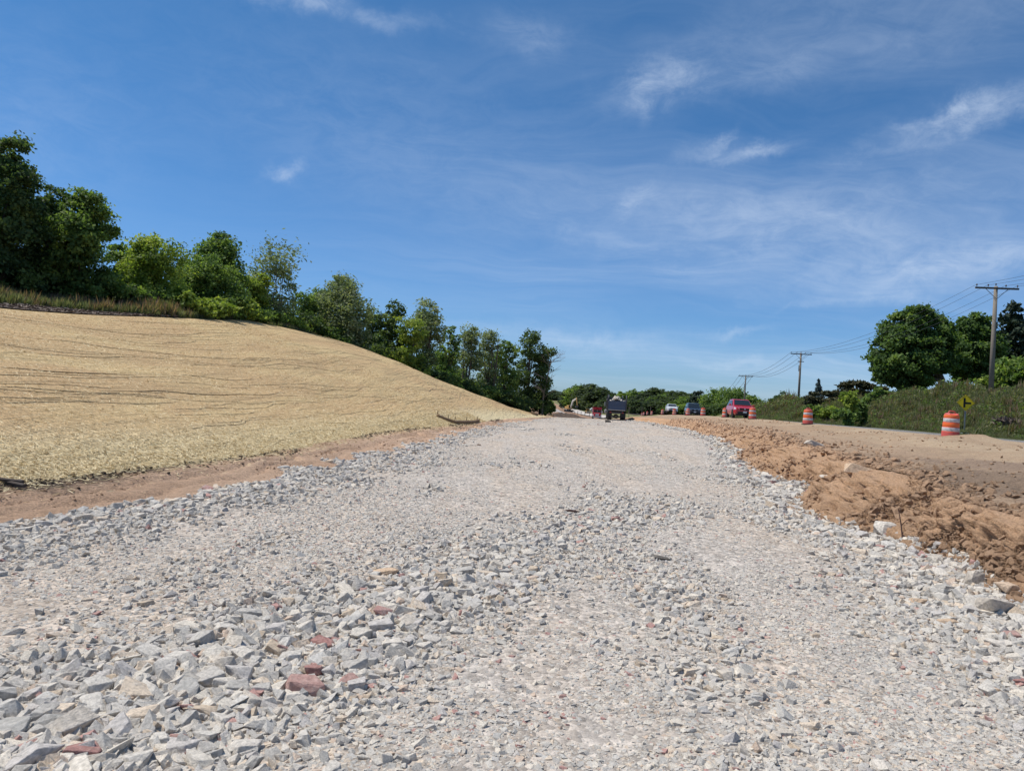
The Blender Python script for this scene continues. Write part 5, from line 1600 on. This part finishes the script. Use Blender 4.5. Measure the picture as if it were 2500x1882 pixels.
def make_car(name, label, paint, loc, rz, H=1.68, W=1.84, L=4.6, group='cars on the open road', rails=True):
    o = empty(name, loc, rz, label, 'car', group)
    P = PAINTS[paint]
    hw, f, r = W / 2, -L / 2, L / 2
    MB().loft([ring_sec(f, hw * .80, .36, .80), ring_sec(f + .06, hw * .90, .30, .92), ring_sec(f + .35, hw * .97, .26, 1.0), ring_sec(f + 1.25, hw, .26, 1.10), ring_sec(f + 2.3, hw, .26, 1.10), ring_sec(r - .5, hw, .28, 1.10), ring_sec(r - .08, hw * .95, .32, 1.06), ring_sec(r, hw * .88, .40, .98)]).build('body', P, o, False)
    b0, b1 = f + 1.12, f + 1.95           # windscreen foot and head
    gh = hw * .90; rf = hw * .73
    def gsec(y, wb, wt, zt): return [(-wb, y, 1.05), (wb, y, 1.05), (wt, y, zt - .07), (wt * .92, y, zt), (-wt * .92, y, zt), (-wt, y, zt - .07)]
    MB().loft([gsec(b0, gh, gh * .97, 1.125), gsec(b1, gh, rf * 1.03, H - .03), gsec(f + 2.6, gh, rf * 1.03, H), gsec(r - .75, gh, rf, H - .03), gsec(r - .15, gh * .96, gh * .93, 1.13)]).build('cabin', P, o)
    # glass a few millimetres proud of the cabin
    def slab(pts, nrm, nm, m): return MB().prism(pts, nrm, .012).build(nm, m, o)
    wn = Vector((0, -(H - 1.1), b1 - b0)).normalized()
    def wp(s, u):      # point on the windscreen plane
        y = b0 + (b1 - b0) * u; z = 1.125 + (H - .03 - 1.125) * u
        hwid = gh * .97 + (rf * 1.0 - gh * .97) * u
        return Vector((s * hwid * .91, y, z)) + wn * .004
    slab([wp(-1, .05), wp(1, .05), wp(1, .90), wp(-1, .90)], wn, 'windscreen', GLASS)
    for s in (-1, 1):
        zt = H - .13
        lo = lambda y: Vector((s * (gh + .004), y, 1.13)); hi = lambda y: Vector((s * (rf * 1.03 + .02), y, zt))
        nn = Vector((s, 0, .3))
        slab([lo(b0 + .45), lo(f + 2.45), hi(f + 2.45), hi(b1 + .15)], nn, 'side_window', GLASS)
        slab([lo(f + 2.53), lo(r - .55), hi(r - .95), hi(f + 2.53)], nn, 'side_window', GLASS)
        mr = MB().box((s * (hw + .10), b0 + .42, 1.16), (.20, .12, .15), ch=.03).box((s * (hw + .0), b0 + .45, 1.10), (.12, .05, .04)).build('mirror', P, o)
        hl = MB().loft([[(s * hw * .50, f - .005, .74), (s * hw * .86, f + .035, .74), (s * hw * .90, f + .05, .86), (s * hw * .52, f + .02, .86)], [(s * hw * .50, f + .12, .74), (s * hw * .95, f + .2, .76), (s * hw * .95, f + .22, .92), (s * hw * .54, f + .14, .90)]]).build('headlight', LAMP, o)
        for yy in (f + .86, r - .88):
            t = MB().lathe([(.20, -.10), (.33, -.11), (.345, -.07), (.345, .07), (.33, .11), (.20, .10)], 20, (s * (hw - .10), yy, .345), 'X').build('wheel', TYRE, o, True)
            MB().lathe([(.03, .095 * s), (.12, .115 * s), (.21, .10 * s), (.215, .05 * s)], 14, (s * (hw - .10), yy, .345), 'X').build('rim', RIM, t)
            MB().lathe([(.40, -.13), (.40, .105)], 20, (s * (hw - .115), yy, .37), 'X').build('wheel_arch', TRIM, o)
        if rails: MB().tube([(s * rf * .90, b1 + .25, H - .02), (s * rf * .92, b1 + .35, H + .045), (s * rf * .92, r - .95, H + .03), (s * rf * .9, r - .85, H - .04)], .018, 6).build('roof_rail', TRIM, o)
    MB().box((0, f - .012, .78), (hw * .95, .05, .16), ch=.015).build('grille', TRIM, o)
    MB().box((0, f - .015, .47), (hw * 1.35, .07, .20), ch=.02).box((0, f + .03, .32), (hw * 1.6, .1, .09)).build('bumper_grille', TRIM, o)
    MB().box((0, f - .055, .53), (.31, .012, .15)).build('plate', PLATE, o)
    MB().box((0, f - .03, .80), (.13, .03, .10), ch=.01).build('emblem', CHROME, o)
    MB().box((0, 0, .28), (W * .8, L * .9, .1)).build('underside', TRIM, o)
    return o


def on_road(px, Y):
    x = at(px, 1005, Y).x
    return (x, Y, gz(x, Y) if Y < 124 else vz(x, Y) + .3)


car = make_car('car', 'red car driving towards the viewer between two traffic drums', 'red', on_road(1806, 65.5), R(-7), 1.70, 1.86)
make_car('car', 'dark blue car with roof rails driving behind a traffic drum', 'blue', on_road(1691, 103), R(-7), 1.80, 1.95, 4.9)
make_car('car', 'white car driving farthest back behind a traffic drum', 'white', on_road(1639, 126), R(-7), 1.58, 1.84, 4.6, rails=False)
for px, py, lab in ((1441, 1001, 'white car parked far off by the pale lane, the left of two'), (1452, 1004, 'white car parked far off by the pale lane, the right of two')):
    p = vhit(px, py + 2, 200)
    make_car('parked_car', lab, 'white', (p.x, p.y, p.z + .35), R(60), 1.5, 1.8, 4.5, 'cars parked by the pale lane', False)

# ------------------------------------------------------------------ dump trucks
NAVY = simple('navy_truck_paint', (.055, .085, .15), .5, .4, grime=.35, scale=3)
STEELD = simple('dusty_dark_steel', (.085, .085, .09), .7, .3, .3, grime=.5, scale=4)
EDGE = simple('worn_steel_edge', (.36, .36, .37), .5, .4, .5, grime=.4)
DUSTY = simple('dusty_axle', (.15, .135, .12), .9, .2, grime=.6, scale=6)
REDP = simple('red_truck_paint', (.50, .025, .035), .4, .5, grime=.2, scale=3)
TAILR = simple('red_lamp_glass', (.45, .02, .02), .3, .5)


def wheel(o, x, y, r=.52, w=.28, name='wheel'):
    t = MB().lathe([(r * .55, -w / 2), (r * .93, -w / 2), (r, -w / 2 + .05), (r, w / 2 - .05), (r * .93, w / 2), (r * .55, w / 2)], 22, (x, y, r), 'X').build(name, TYRE, o, True)
    MB().lathe([(r * .12, -w * .30), (r * .5, -w * .32), (r * .56, -w * .45)], 16, (x, y, r), 'X').lathe([(r * .12, w * .30), (r * .5, w * .32), (r * .56, w * .45)], 16, (x, y, r), 'X').build('rim', EDGE, t)


q = at(1504, 1027, 95)
tz = gz(q.x, 95)
tr = empty('dump_truck', (q.x, 95, tz), R(-6), 'blue dump truck loaded with rubble seen from behind on the gravel road', 'truck', 'dump trucks on the gravel road')
bw = 1.22
BL = 5.6                       # body length, tailgate at y = 0
body = MB()
body.box((0, BL / 2, 1.32), (2 * bw, BL, .12))
for s in (-1, 1):
    body.box((s * (bw - .03), BL / 2, 2.05), (.06, BL, 1.36))
    for k in range(7): body.box((s * (bw + .035), .25 + k * .85, 2.0), (.07, .10, 1.3))
    body.box((s * (bw + .01), BL / 2, 2.77), (.12, BL, .10))
    body.box((s * (bw + .01), .06, 2.35), (.14, .14, 2.05))       # corner posts rise above the tailgate
body.box((0, BL - .03, 2.25), (2 * bw, .07, 1.75)).box((0, BL + .55, 3.1), (2 * bw, 1.2, .06))
body.build('dump_body', STEELD, tr)
tg = MB().box((0, -.03, 1.98), (2 * bw - .18, .07, 1.18))
tg.box((0, -.08, 2.52), (2 * bw - .10, .06, .10)).box((0, -.08, 1.98), (2 * bw - .2, .03, .05))
for x in (-.98, 0.98): tg.box((x, -.08, 2.0), (.07, .05, 1.1))
tgo = tg.build('tailgate', NAVY, tr)
MB().box((0, -.14, 1.36), (2 * bw - .25, .24, .05), tilt=(R(10), 0, 0)).build('spreader_lip', EDGE, tr)
for s in (-1, 1): MB().tube([(s * (bw - .05), -.08, 2.95), (s * (bw - .05), -.08, 3.25), (s * (bw - .05), .2, 3.32)], .04, 6).build('tarp_bracket', EDGE, tr)
MB().box((0, 3.2, .98), (.85, 6.6, .22)).box((0, -.05, 1.02), (1.9, .12, .16)).build('chassis', STEELD, tr)
for y in (.75, 2.05):
    MB().tube([(-.9, y, .52), (.9, y, .52)], .09, 8).lathe([(.05, -.30), (.24, -.2), (.30, 0), (.24, .2), (.05, .30)], 14, (0, y, .52), 'Y').build('axle', DUSTY, tr, True)
    for s in (-1, 1):
        wheel(tr, s * 1.06, y); wheel(tr, s * .74, y)
for s in (-1, 1):
    MB().box((s * .90, .12, .72), (.62, .02, .55)).build('mud_flap', TRIM, tr)
    MB().box((s * .80, -.12, 1.03), (.22, .03, .10)).build('tail_light', TAILR, tr)
    wheel(tr, s * 1.02, 7.2, .52, .30, 'wheel')
cab = MB().box((0, 6.5, 1.85), (2.15, 1.6, 1.75), ch=.10).box((0, 7.9, 1.4), (1.7, 1.5, .95), ch=.12).build('cab', NAVY, tr)
MB().box((0, 5.695, 2.35), (1.5, .01, .55)).build('rear_window', GLASS, cab)
for s in (-1, 1):
    MB().box((s * 1.42, 7.0, 2.1), (.18, .10, .55), ch=.03).tube([(s * 1.05, 7.0, 2.2), (s * 1.42, 7.0, 2.3)], .02, 6).build('mirror', EDGE, cab)
    MB().tube([(s * .95, 5.62, 1.2), (s * .95, 5.62, 3.45)], .07, 10).build('exhaust_stack', EDGE, tr)
MB().box((-1.30, 5.0, 1.1), (.35, 1.2, .55), ch=.08).build('fuel_tank', EDGE, tr)
# the load: heaped broken concrete
r_ = np.random.default_rng(33)
n = 150
x = np.clip(r_.normal(0, .52, n), -1.05, 1.05); y = r_.uniform(.3, 5.0, n)
z = 2.47 + .60 * np.exp(-(x / .60) ** 2 - ((y - 1.6) / 2.6) ** 2) - .10 * r_.random(n)
M = Matrix.Rotation(R(-6), 4, 'Z')
pw = np.array([(M @ Vector((a, b, 0))) + Vector((q.x, 95, tz + c)) for a, b, c in zip(x, y, z)])
ld = MB()
g = [[(-1.15 + 2.3 * i / 12, .02 + 5.4 * j / 14) for i in range(13)] for j in range(15)]
vv = [(a, b, 2.38 + .62 * math.exp(-(a / .58) ** 2 - ((b - 1.6) / 2.6) ** 2) + .05 * random.uniform(-1, 1)) for row in g for a, b in row]
ld.add(vv, [(j * 13 + i, j * 13 + i + 1, (j + 1) * 13 + i + 1, (j + 1) * 13 + i) for j in range(14) for i in range(12)])
hm = ld.mesh('rubble_heap', DUSTY)
ho = obj('rubble_load', hm); ho.location = (q.x, 95, tz); ho.rotation_euler = (0, 0, R(-6))
tag(ho, 'heap of pale broken rubble loaded in the blue dump truck', 'load', kind='stuff')
sc_ = .16 + .24 * r_.random(n) ** 2
scatter('rubble_pieces', pw, rots(n, .6), dims(sc_ * 1.1, n) * np.array([1, 1, 1.5]), r_.integers(0, 12, n), big_shapes, 'broken pieces lying on the rubble heap in the blue dump truck', 'load')

# red dump truck coming the other way, behind the crest
q = at(1457, 1020, 190)
rz = vz(q.x, 190)
rt = empty('dump_truck', (q.x, 190, rz), R(-6), 'red dump truck facing the viewer, half hidden by the blue dump truck and the crest', 'truck', 'dump trucks on the gravel road')
MB().box((0, -.9, 1.45), (1.75, 1.7, .85), ch=.15).box((0, -1.72, 1.42), (1.2, .08, .7)).build('hood', REDP, rt)
MB().box((0, -1.78, 1.38), (.95, .05, .6)).build('grille', CHROME, rt)
cb = MB().box((0, .7, 1.9), (2.15, 1.5, 1.9), ch=.12).build('cab', REDP, rt)
for s in (-1, 1): MB().box((s * .50, -.065, 2.32), (.92, .02, .66)).build('windscreen', GLASS, cb)
MB().box((0, .3, 3.25), (2.44, 1.9, .08)).box((0, 1.65, 2.6), (2.44, .1, 1.6)).build('headboard', REDP, rt)
dbp = MB()
dbp.box((0, 4.4, 1.4), (2.44, 5.4, .12))
for s in (-1, 1): dbp.box((s * 1.2, 4.4, 2.3), (.08, 5.4, 1.7))
for s in (-1, 1): dbp.box((s * .72, -.62, 3.02), (.85, .06, .46))
dbp.build('dump_body', REDP, rt)
for s in (-1, 1):
    MB().tube([(s * 1.12, -.1, 1.3), (s * 1.12, -.1, 3.3)], .07, 8).build('exhaust_stack', CHROME, rt)
    MB().box((s * 1.38, -.25, 2.2), (.2, .1, .6), ch=.03).build('mirror', CHROME, rt)
    MB().box((s * .98, -1.55, 1.25), (.32, .2, .26), ch=.05).build('headlight', LAMP, rt)
    MB().box((s * .98, -1.0, 1.15), (.42, 1.2, .14), ch=.04).build('fender', REDP, rt)
    wheel(rt, s * 1.0, -.9, .52, .30)
    for y in (4.6, 5.9): wheel(rt, s * 1.0, y, .52, .5)
MB().box((0, -1.85, .78), (2.3, .2, .34), ch=.05).build('bumper', CHROME, rt)
MB().box((0, 2.5, .95), (.85, 8.0, .25)).build('chassis', STEELD, rt)
MB().tube([(0, -.66, 1.95), (0, -.66, 2.78)], .05, 6).build('mast', EDGE, rt)

# ------------------------------------------------------------------ excavator, roller and soil heaps in the valley
EXC = simple('excavator_yellow', (.52, .30, .09), .5, .4, grime=.4, scale=3)
EXW = simple('pale_boom_paint', (.66, .62, .55), .5, .4, grime=.2)
q = at(1389, 1003, 325); p = Vector((q.x, 325, vz(q.x, 325)))
ex = empty('excavator', (p.x, p.y, p.z), R(28), 'yellow excavator with a raised pale boom working on the dirt behind the dark heap', 'excavator')
for s in (-1, 1):
    MB().loft([[(s * 1.1 - .3, -2.0, .45), (s * 1.1 + .3, -2.0, .45), (s * 1.1 + .3, -2.0, .5), (s * 1.1 - .3, -2.0, .5)], [(s * 1.1 - .3, -1.7, .05), (s * 1.1 + .3, -1.7, .05), (s * 1.1 + .3, -1.7, .95), (s * 1.1 - .3, -1.7, .95)], [(s * 1.1 - .3, 1.7, .05), (s * 1.1 + .3, 1.7, .05), (s * 1.1 + .3, 1.7, .95), (s * 1.1 - .3, 1.7, .95)], [(s * 1.1 - .3, 2.0, .45), (s * 1.1 + .3, 2.0, .45), (s * 1.1 + .3, 2.0, .5), (s * 1.1 - .3, 2.0, .5)]]).build('track', TRIM, ex)
MB().box((0, .2, 1.1), (1.3, 1.6, .35)).build('turntable', STEELD, ex)
MB().box((.2, .9, 1.9), (2.6, 2.6, 1.2), ch=.2).build('engine_house', EXC, ex)
cbx = MB().box((-.85, -.9, 2.2), (.95, 1.5, 1.8), ch=.12).build('cab', EXC, ex)
MB().box((-.85, -1.66, 2.45), (.8, .02, 1.1)).build('cab_window', GLASS, cbx)
MB().loft([[(x_, y_, z_) for x_, y_, z_ in ((-.0, -.9, 1.6), (.5, -.9, 1.6), (.5, -.7, 2.1), (0, -.7, 2.1))], [(0, -2.6, 4.9), (.5, -2.6, 4.9), (.5, -2.2, 5.5), (0, -2.2, 5.5)], [(0, -5.2, 6.1), (.5, -5.2, 6.1), (.5, -5.1, 6.5), (0, -5.1, 6.5)]]).build('boom', EXW, ex)
MB().loft([[(.05, -5.0, 6.7), (.45, -5.0, 6.7), (.45, -5.5, 6.3), (.05, -5.5, 6.3)], [(.08, -6.1, 3.2), (.42, -6.1, 3.2), (.42, -6.4, 3.2), (.08, -6.4, 3.2)]]).build('stick', EXC, ex)
MB().loft([[(-.3, -6.3, 3.3), (.8, -6.3, 3.3), (.8, -6.1, 2.9), (-.3, -6.1, 2.9)], [(-.3, -6.0, 2.2), (.8, -6.0, 2.2), (.8, -5.4, 2.5), (-.3, -5.4, 2.5)], [(-.3, -5.2, 2.4), (.8, -5.2, 2.4), (.8, -5.0, 2.9), (-.3, -5.0, 2.9)]]).build('bucket', STEELD, ex)
MB().tube([(.25, -1.2, 1.9), (.25, -2.6, 4.2)], .12, 8).build('boom_cylinder', EDGE, ex)

p = vhit(1434.5, 1012, 150)
rl = empty('soil_roller', (p.x, p.y, p.z), R(8), 'brown dusty compactor machine seen from behind on the dirt left of the red truck', 'roller')
k = p.y / 300 * .85
MB().lathe([(.2, -1.0), (.74, -1.0), (.75, -.98), (.75, .98), (.74, 1.0), (.2, 1.0)], 20, (0, -1.6, .75), 'X').build('drum', STEELD, rl)
MB().box((0, -1.6, .85), (2.3, 1.9, .18)).build('drum_frame', EXC, rl)
MB().box((0, .8, 1.35), (1.5, 2.4, .9), ch=.12).build('engine_cover', EXC, rl)
MB().box((0, -.1, 1.5), (1.4, .9, .6)).tube([(-.6, -.4, 1.6), (-.6, -.4, 2.7)], .05, 6).tube([(.6, -.4, 1.6), (.6, -.4, 2.7)], .05, 6).tube([(-.6, .6, 1.6), (-.6, .6, 2.7)], .05, 6).tube([(.6, .6, 1.6), (.6, .6, 2.7)], .05, 6).box((0, .1, 2.75), (1.5, 1.5, .1)).build('operator_canopy', EXC, rl)
for s in (-1, 1): wheel(rl, s * .85, 1.2, .7, .5)
rl.scale = (k, k, k)


def heap(name, px, py, Y, rx, ry, h, mat, lab, seed):
    q = at(px, py, Y)
    zb = vz(q.x, Y)
    u = np.linspace(0, 1, 26); a = np.linspace(0, 2 * np.pi, 49)[:-1]
    U, A = np.meshgrid(u, a, indexing='ij')
    X = rx * U * np.cos(A) * (1 + .15 * vnoise(np.cos(A) * 2, np.sin(A) * 2, seed=seed)); Yy = ry * U * np.sin(A)
    Z = h * (1 - U) ** .9 * (1 + .25 * fbm(X * .6, Yy * .6, oct=4, seed=seed)) + .12 * fbm(X * 1.8, Yy * 1.8, oct=3, seed=seed + 1) * (1 - U) - .15
    V = np.stack([X, Yy, Z], -1).reshape(-1, 3)
    F = [(i * 48 + j, i * 48 + (j + 1) % 48, (i + 1) * 48 + (j + 1) % 48, (i + 1) * 48 + j) for i in range(25) for j in range(48)]
    o = obj(name, np_mesh(name, V, np.array(F), (mat,), False)); o.location = (q.x, Y, zb)
    return tag(o, lab, 'soil heap')


heap('soil_heap', 1385, 1012, 150, 6.0, 4.5, 1.35, TOPSOIL_M, 'big dark brown soil heap below the excavator', 91)
heap('soil_heap', 1358, 1012, 140, 3.0, 2.5, 1.0, TOPSOIL_M, 'small black soil heap at the end of the straw slope', 92)
heap('soil_heap', 1420, 1010, 215, 5, 5, .45, VALLEY_M, 'wide low reddish brown soil heap right of the excavator', 93)
heap('soil_heap', 1362, 995, 250, 5, 5, 1.0, VALLEY_M, 'reddish brown soil heap left of the excavator', 94)
heap('stone_heap', 1352, 985, 290, 5, 4, 2.0, PALE, 'pale grey stone heap at the left edge of the valley', 95)

# ------------------------------------------------------------------ straw wattles with stakes
WATTLE = simple('brown_straw_wattle', (.25, .165, .095), .95, .1, grime=.6, scale=9)
STAKE = simple('wood_stake', (.22, .15, .09), .9, .1, grime=.4)


def wattle(name, pxs, rad, lab, stakes):
    P = []
    for (px, py) in pxs:
        g = hit(px, py, 5)
        P.append(g)
    # even points along the line, laid on the slope
    pts = []
    for i in range(len(P) - 1):
        for j in range(8):
            v = P[i].lerp(P[i + 1], j / 8); pts.append(Vector((v.x, v.y, gz(v.x, v.y) + rad * .75)))
    pts.append(Vector((P[-1].x, P[-1].y, gz(P[-1].x, P[-1].y) + rad * .75)))
    c = sum(pts, Vector()) / len(pts)
    o = empty(name, (c.x, c.y, c.z - rad), 0, lab, 'straw wattle')
    rr = [rad * (.55 if i in (0, len(pts) - 1) else 1 + .08 * math.sin(i * 1.9)) for i in range(len(pts))]
    MB().tube([p - o.location for p in pts], rr, 12).build('sock', WATTLE, o, True)
    for s in stakes:
        v = pts[int(s * (len(pts) - 1))] - o.location
        MB().box((v.x - .05, v.y + rad * .8, v.z + rad * .9), (.035, .035, .46), tilt=(.1, .1, .3)).build('stake', STAKE, o)
    return o


wattle('straw_wattle', [(1066, 1017), (1090, 1027), (1112, 1034), (1140, 1033), (1170, 1029)], .10, 'bent brown straw wattle staked on the lower straw slope', (.04, .32, .52, .75, .97))
wattle('straw_wattle', [(1297, 1010), (1304, 1012.5), (1313, 1015)], .16, 'short brown straw wattle near the far toe of the straw slope', (.1, .9))
wattle('straw_wattle', [(1322, 1005), (1335, 1011), (1350, 1017)], .22, 'long pale straw wattle edging the far end of the straw slope', (.5,))

# ------------------------------------------------------------------ house, shed, lamp, posts, stakes, sticks
ROOF = simple('brown_shingles', (.17, .115, .085), .9, .1, grime=.4, scale=14)
FASCIA = simple('white_fascia', (.72, .72, .70), .6, .3)
WALLP = simple('beige_siding', (.42, .39, .34), .8, .2)
c = at(2392, 968, 106)
hs_ = empty('house', (c.x, 106, c.z - 2.5), R(-8), 'house roof with brown shingles and white eaves behind the right embankment', 'house')
MB().box((0, 0, 1.2), (15, 8, 2.5)).build('wall', WALLP, hs_)
rfm = MB().loft([[(-8.2, -4.6, 2.52), (8.2, -4.6, 2.52), (8.2, 4.6, 2.52), (-8.2, 4.6, 2.52)], [(-4.4, -.1, 3.95), (4.4, -.1, 3.95), (4.4, .1, 3.95), (-4.4, .1, 3.95)]]).build('roof', ROOF, hs_)
fs = MB()
fs.box((0, -4.62, 2.42), (16.5, .06, .22)).box((0, 4.62, 2.42), (16.5, .06, .22)).box((-8.22, 0, 2.42), (.06, 9.16, .22)).box((8.22, 0, 2.42), (.06, 9.16, .22)).build('fascia', FASCIA, rfm)
p = vhit(1462, 996, 300)
sh = empty('farm_shed', (p.x, p.y, p.z), R(10), 'small grey farm shed at the foot of the wood left of the red truck', 'shed')
MB().box((0, 0, 1.6), (2.6, 4, 3.2)).build('wall', WALLP, sh)
MB().prism([(-1.6, -2.2, 3.1), (1.6, -2.2, 3.1), (0, -2.2, 4.5)], (0, 1, 0), 4.4).build('roof', ROOF, sh)
c = at(2298, 975, 84)
lb = gz(c.x, 84)
lt = at(2300, 938, 84).z - lb
lp = empty('lamp_post', (c.x, 84, lb), 0, 'thin dark garden lamp post under the gap in the maples', 'lamp post')
MB().tube([(0, 0, -.2), (0, 0, lt - .4)], [.06, .045], 8).build('post', BLACK, lp)
MB().lathe([(.06, lt - .42), (.15, lt - .36), (.17, lt - .08), (.05, lt)], 10).build('lantern', GLASS, lp)
for (px, py, top, Y, lab) in ((1535, 1019, 993, 140, 'thin wooden post right beside the blue dump truck'), (1567, 1006, 994, 178, 'thin grey post in the meadow right of the tall post'), (1588, 1004, 993, 186, 'thin grey post in the meadow behind the small far drums')):
    q, t = at(px, py, Y), at(px + 1, top, Y)
    zb = vz(q.x, Y)
    o = MB().tube([(q.x, Y, zb - .1), (t.x, Y, t.z)], .05, 6).build('field_post', WOOD_P)
    tag(o, lab, 'post', 'posts in the far meadow')
for i in range(14):
    y = 225 + i * 13
    x = 31.5 + .9 * math.sin(y / 60) - 4.6
    o = MB().tube([(x, y, vz(x, y) + .1), (x, y, vz(x, y) + 1.5)], .10, 5).build('lane_post', WOOD_D)
    tag(o, 'dark marker post in the row along the pale lane in the valley', 'post', 'marker posts along the pale lane')
PINK = simple('pink_ribbon', (.75, .22, .20), .7, .2)
g = hit(2127, 1031, 20)
sv = empty('survey_stake', g, 0, 'thin survey stake with a pink top in the grass right of the lone drum', 'stake')
MB().box((0, 0, .42), (.045, .03, .9)).build('stake', STAKE, sv)
MB().box((0, 0, .80), (.07, .05, .18)).build('ribbon', PINK, sv)
STICK = simple('dark_reddish_stick', (.11, .065, .055), .9, .1, grime=.4)
g = hit(1398, 1252, 4)
o = MB().tube([(-.26, 0, .03), (-.1, .02, .045), (.06, -.01, .04), (.2, .03, .03), (.42, .02, .02)], [.02, .028, .024, .012, .004], 6).tube([(.06, -.01, .04), (.16, -.05, .05), (.26, -.06, .03)], [.012, .008, .004], 5).build('stick', STICK)
o.location = g; o.scale = (.5, .5, .7)
tag(o, 'dark reddish broken stick lying across the middle of the gravel road', 'stick')
g = hit(2203, 1325, 4)
o = MB().tube([(0, 0, 0), (-.02, .02, .2), (-.07, .02, .42)], [.012, .009, .004], 5).tube([(-.02, .02, .18), (.05, 0, .27), (.1, 0, .25)], [.007, .005, .003], 5).tube([(0, 0, .05), (.08, -.1, .03), (.16, -.2, .04)], [.008, .006, .003], 5).build('twig', STICK)
o.location = g + Vector((0, 0, .05))
tag(o, 'thin upright dead twig between the white rocks and the clay bank', 'twig')
LOGM = simple('dark_wet_wood', (.07, .055, .045), .9, .1, grime=.5)
for (px, py, L, a, lab) in ((18, 1182, .36, .1, 'dark broken board lying on the topsoil at the left border'), (40, 1192, .26, -.3, 'short dark wood splinter on the topsoil near the left border')):
    g = hit(px, py, 5)
    o = MB().box((0, 0, .05), (L, .07, .035), tilt=(.1, .06, a)).build('board', LOGM); o.location = g
    tag(o, lab, 'wood')
g = hit(2490, 1040, 15)
r = np.random.default_rng(66)
bl = [(r.uniform(-1.1, 1.1), r.uniform(-.5, .5), r.uniform(.1, .45), .5, .4, .3) for _ in range(8)]
o = empty('brush_pile', g, 0, 'purplish grey dead brush lying in the grass at the right border', 'brush')
obj('twigs', crown('twigs', [(a, b, c * .6, d * .8, e, f * .5) for a, b, c, d, e, f in bl], 2600, .12, LEAF['dead'], 67, 14, .32, longish=5.0), o)
